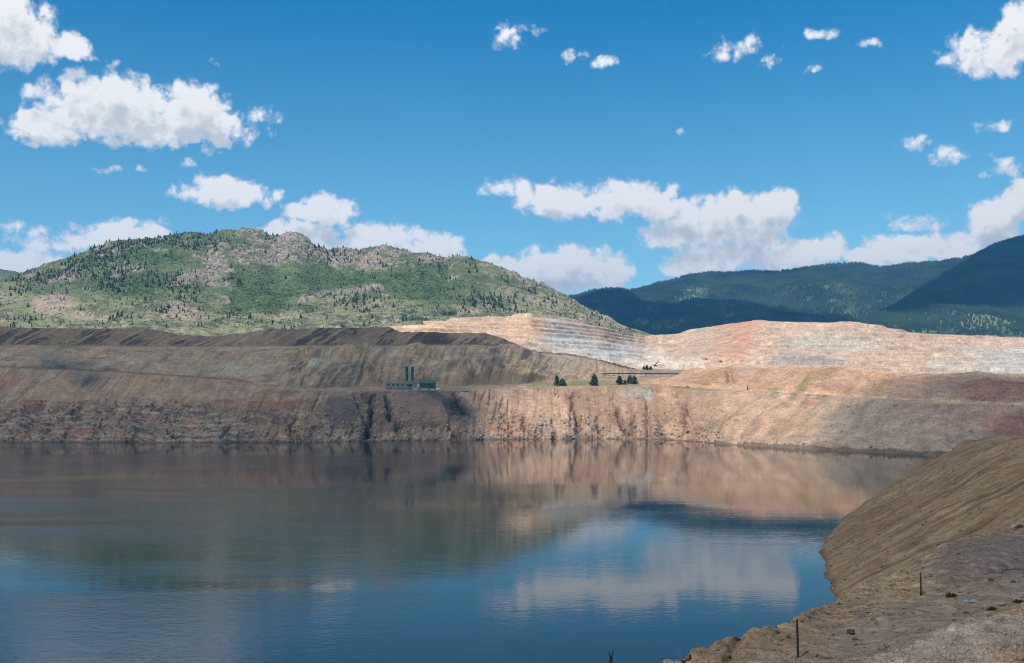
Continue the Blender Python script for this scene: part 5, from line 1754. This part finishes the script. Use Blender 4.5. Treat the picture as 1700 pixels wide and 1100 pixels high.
def rock_at(x, y, wpx, hpx, kind, label, i=0, group=None):
    p = at_px(Hh, x, y)
    m = p[1] / F
    o = link('rock', rocks[kind][i % 3], None, label=label, category='rock')
    if group:
        o['group'] = group
    o.location = p + np.array([0, 0, hpx * m * 0.15])
    o.scale = (wpx * m * 0.66, wpx * m * 0.5, hpx * m * 0.66)
    o.rotation_euler = (0.2 * rng.normal(), 0.2 * rng.normal(), rng.random() * 6.28)


for i, (x, y, w, h, k, lab) in enumerate((
        (1412, 1051, 15, 10, 'd', 'largest dark rock on the track in the foreground'),
        (1288, 1052, 9, 9, 'd', 'dark rock perched at the ledge lip near the water'),
        (1309, 1059, 7, 6, 'd', 'small dark rock just right of the perched lip rock'),
        (1190, 1080, 9, 6, 'b', 'brown rock on the lip at the left end of the ledge'),
        (1143, 1096, 7, 6, 'd', 'dark rock at the bottom left tip of the ledge'),
        (1605, 1018, 11, 5, 'd', 'flat dark rock lying on the track below the pale stones'),
        (1585, 1030, 8, 3, 'd', 'flat dark slab on the track, left of the gravel bank'),
        (1450, 1029, 9, 5, 'b', 'brown rock at the foot of the tan bank'),
        (1432, 1024, 14, 6, 'b', 'broken brown rocks at the foot of the tan bank'),
        (1525, 935, 14, 8, 'b', 'brown rock group capping the lip above the corner post'),
        (1517, 941, 8, 6, 'd', 'dark rock left of the capping brown rock'),
        (1535, 942, 9, 5, 'o', 'orange rock right of the capping brown rock'),
        (1590, 979, 8, 5, 'o', 'reddish rock at the foot of the grey heap'),
        (1616, 1000, 15, 6, 'p', 'largest of the pale blue grey stones lying beside the track'),
        (1604, 998, 8, 4, 'p', 'small pale stone left of the largest blue grey stone'),
        (1627, 1003, 9, 4, 'p', 'flat pale stone right of the largest blue grey stone'),
        (1665, 1004, 13, 5, 'p', 'low pale stone between the weeds at the right'),
        (1661, 951, 9, 10, 'b', 'brown rock high on the side of the grey heap'),
        (1645, 964, 7, 7, 'd', 'dark rock left of the heap side rock'),
        (1681, 967, 7, 7, 'd', 'dark rock at the far right of the heap foot'),
        (1658, 1077, 9, 6, 'p', 'pale grey stone on the gravel bank'),
        (1692, 1092, 16, 12, 'o', 'orange rock in the bottom right corner'),
        (1546, 1073, 8, 6, 'd', 'dark stone on top of the gravel bank edge'),
        (1420, 1062, 9, 5, 'd', 'dark rock right below the largest track rock'),
        (1375, 1093, 12, 6, 'b', 'brown rock near the foot of the tall post'),
        (1693, 876, 18, 7, 'd', 'dark rock ledge on the lip at the right edge'),
        (1672, 884, 10, 5, 'b', 'brown rock on the lip left of the dark rock ledge'))):
    rock_at(x, y, w, h, k, lab, i)

for i, (x, y, r, lab) in enumerate(((1577, 991, 9, 'dark green weed clump at the foot of the grey heap'), (1648, 1013, 8, 'green weed clump beside the orange soil of the bank'),
                                    (1690, 980, 10, 'low green weeds at the right edge beyond the track'), (1692, 1001, 8, 'green weeds at the right edge above the orange soil'))):
    p = at_px(Hh, x, y)
    m = p[1] / F
    bush('weed_clump', p, r * m, r * m * 0.7, 260, 60 + i, M_leafd, lab, 0.22)

# loose stones, too many to count
X, Y, Z = Hh.P[..., 0], Hh.P[..., 1], Hh.P[..., 2]
gv = sst(5.4, 5.8, Hh.v) * (Hh.v < 7.1) * (Hh.px > 1300)
pts, _, _ = Hh.sample(16000, gv * (0.3 + sst(-.1, .3, fbm(X / 2, Y / 2, 3, 3))))
V, Fc = lumps(pts, 0.014 + 0.06 * rng.random(len(pts)) ** 4, 0.7)
link('gravel', new_mesh('gravel', V, Fc, smooth=False), plain_mat('gravel_stone', (0.45, 0.36, 0.28), 0.95, vary=0.6, scale=4), kind='stuff', label='pale gravel on the near bank')
lg = (Hh.v > 1.7) * (Hh.v < 5.4) * (0.15 + sst(0, .3, fbm(X / 3, Y / 3, 13, 3))) * (1 - 0.6 * road)
pts, _, _ = Hh.sample(8000, lg)
V, Fc = lumps(pts, 0.02 + 0.18 * rng.random(len(pts)) ** 3.5, 0.75)
link('loose_stones', new_mesh('loose_stones', V, Fc, smooth=False), plain_mat('loose_stone', (0.27, 0.185, 0.115), 0.95, vary=0.6, scale=2), kind='stuff', label='loose brown stones over the ledge')

# rubble on the near slope and along its ragged waterline, and at the foot of the far wall
Gs.px, Gs.py = U_SLOPE, T_SLOPE
pr = (0.25 + sst(0.0, 0.3, fbm(U_SLOPE / 12, T_SLOPE * 4, 91, 3))) * (T_SLOPE > 0.0) * (T_SLOPE < 0.98) * (1 + 3 * (T_SLOPE < 0.05))
pts, _, _ = Gs.sample(9000, pr)
V, Fc = lumps(pts, 0.10 + 0.55 * rng.random(len(pts)) ** 4, 0.75)
link('slope_rubble', new_mesh('slope_rubble', V, Fc, smooth=False), plain_mat('slope_stone', (0.30, 0.215, 0.135), 0.95, vary=0.6, scale=1.5), kind='stuff', label='loose stones scattered over the near slope and its waterline')
X, Y, Z = A.P[..., 0], A.P[..., 1], A.P[..., 2]
pr = (A.v > 1.0) * (A.v < 2.9) * (0.03 + 2.2 * (A.v < 1.05) + 1.0 * RUG) * (0.2 + sst(0, .3, fbm(X / 14, Z / 8, 95, 3)))
pts, _, _ = A.sample(9000, pr)
V, Fc = lumps(pts, 0.35 + 1.7 * rng.random(len(pts)) ** 4, 0.8)
link('wall_rubble', new_mesh('wall_rubble', V, Fc, smooth=False), plain_mat('wall_stone', (0.34, 0.26, 0.19), 0.95, vary=0.65, scale=0.3), kind='stuff', label='fallen rock blocks on the ledges and foot of the pit wall')
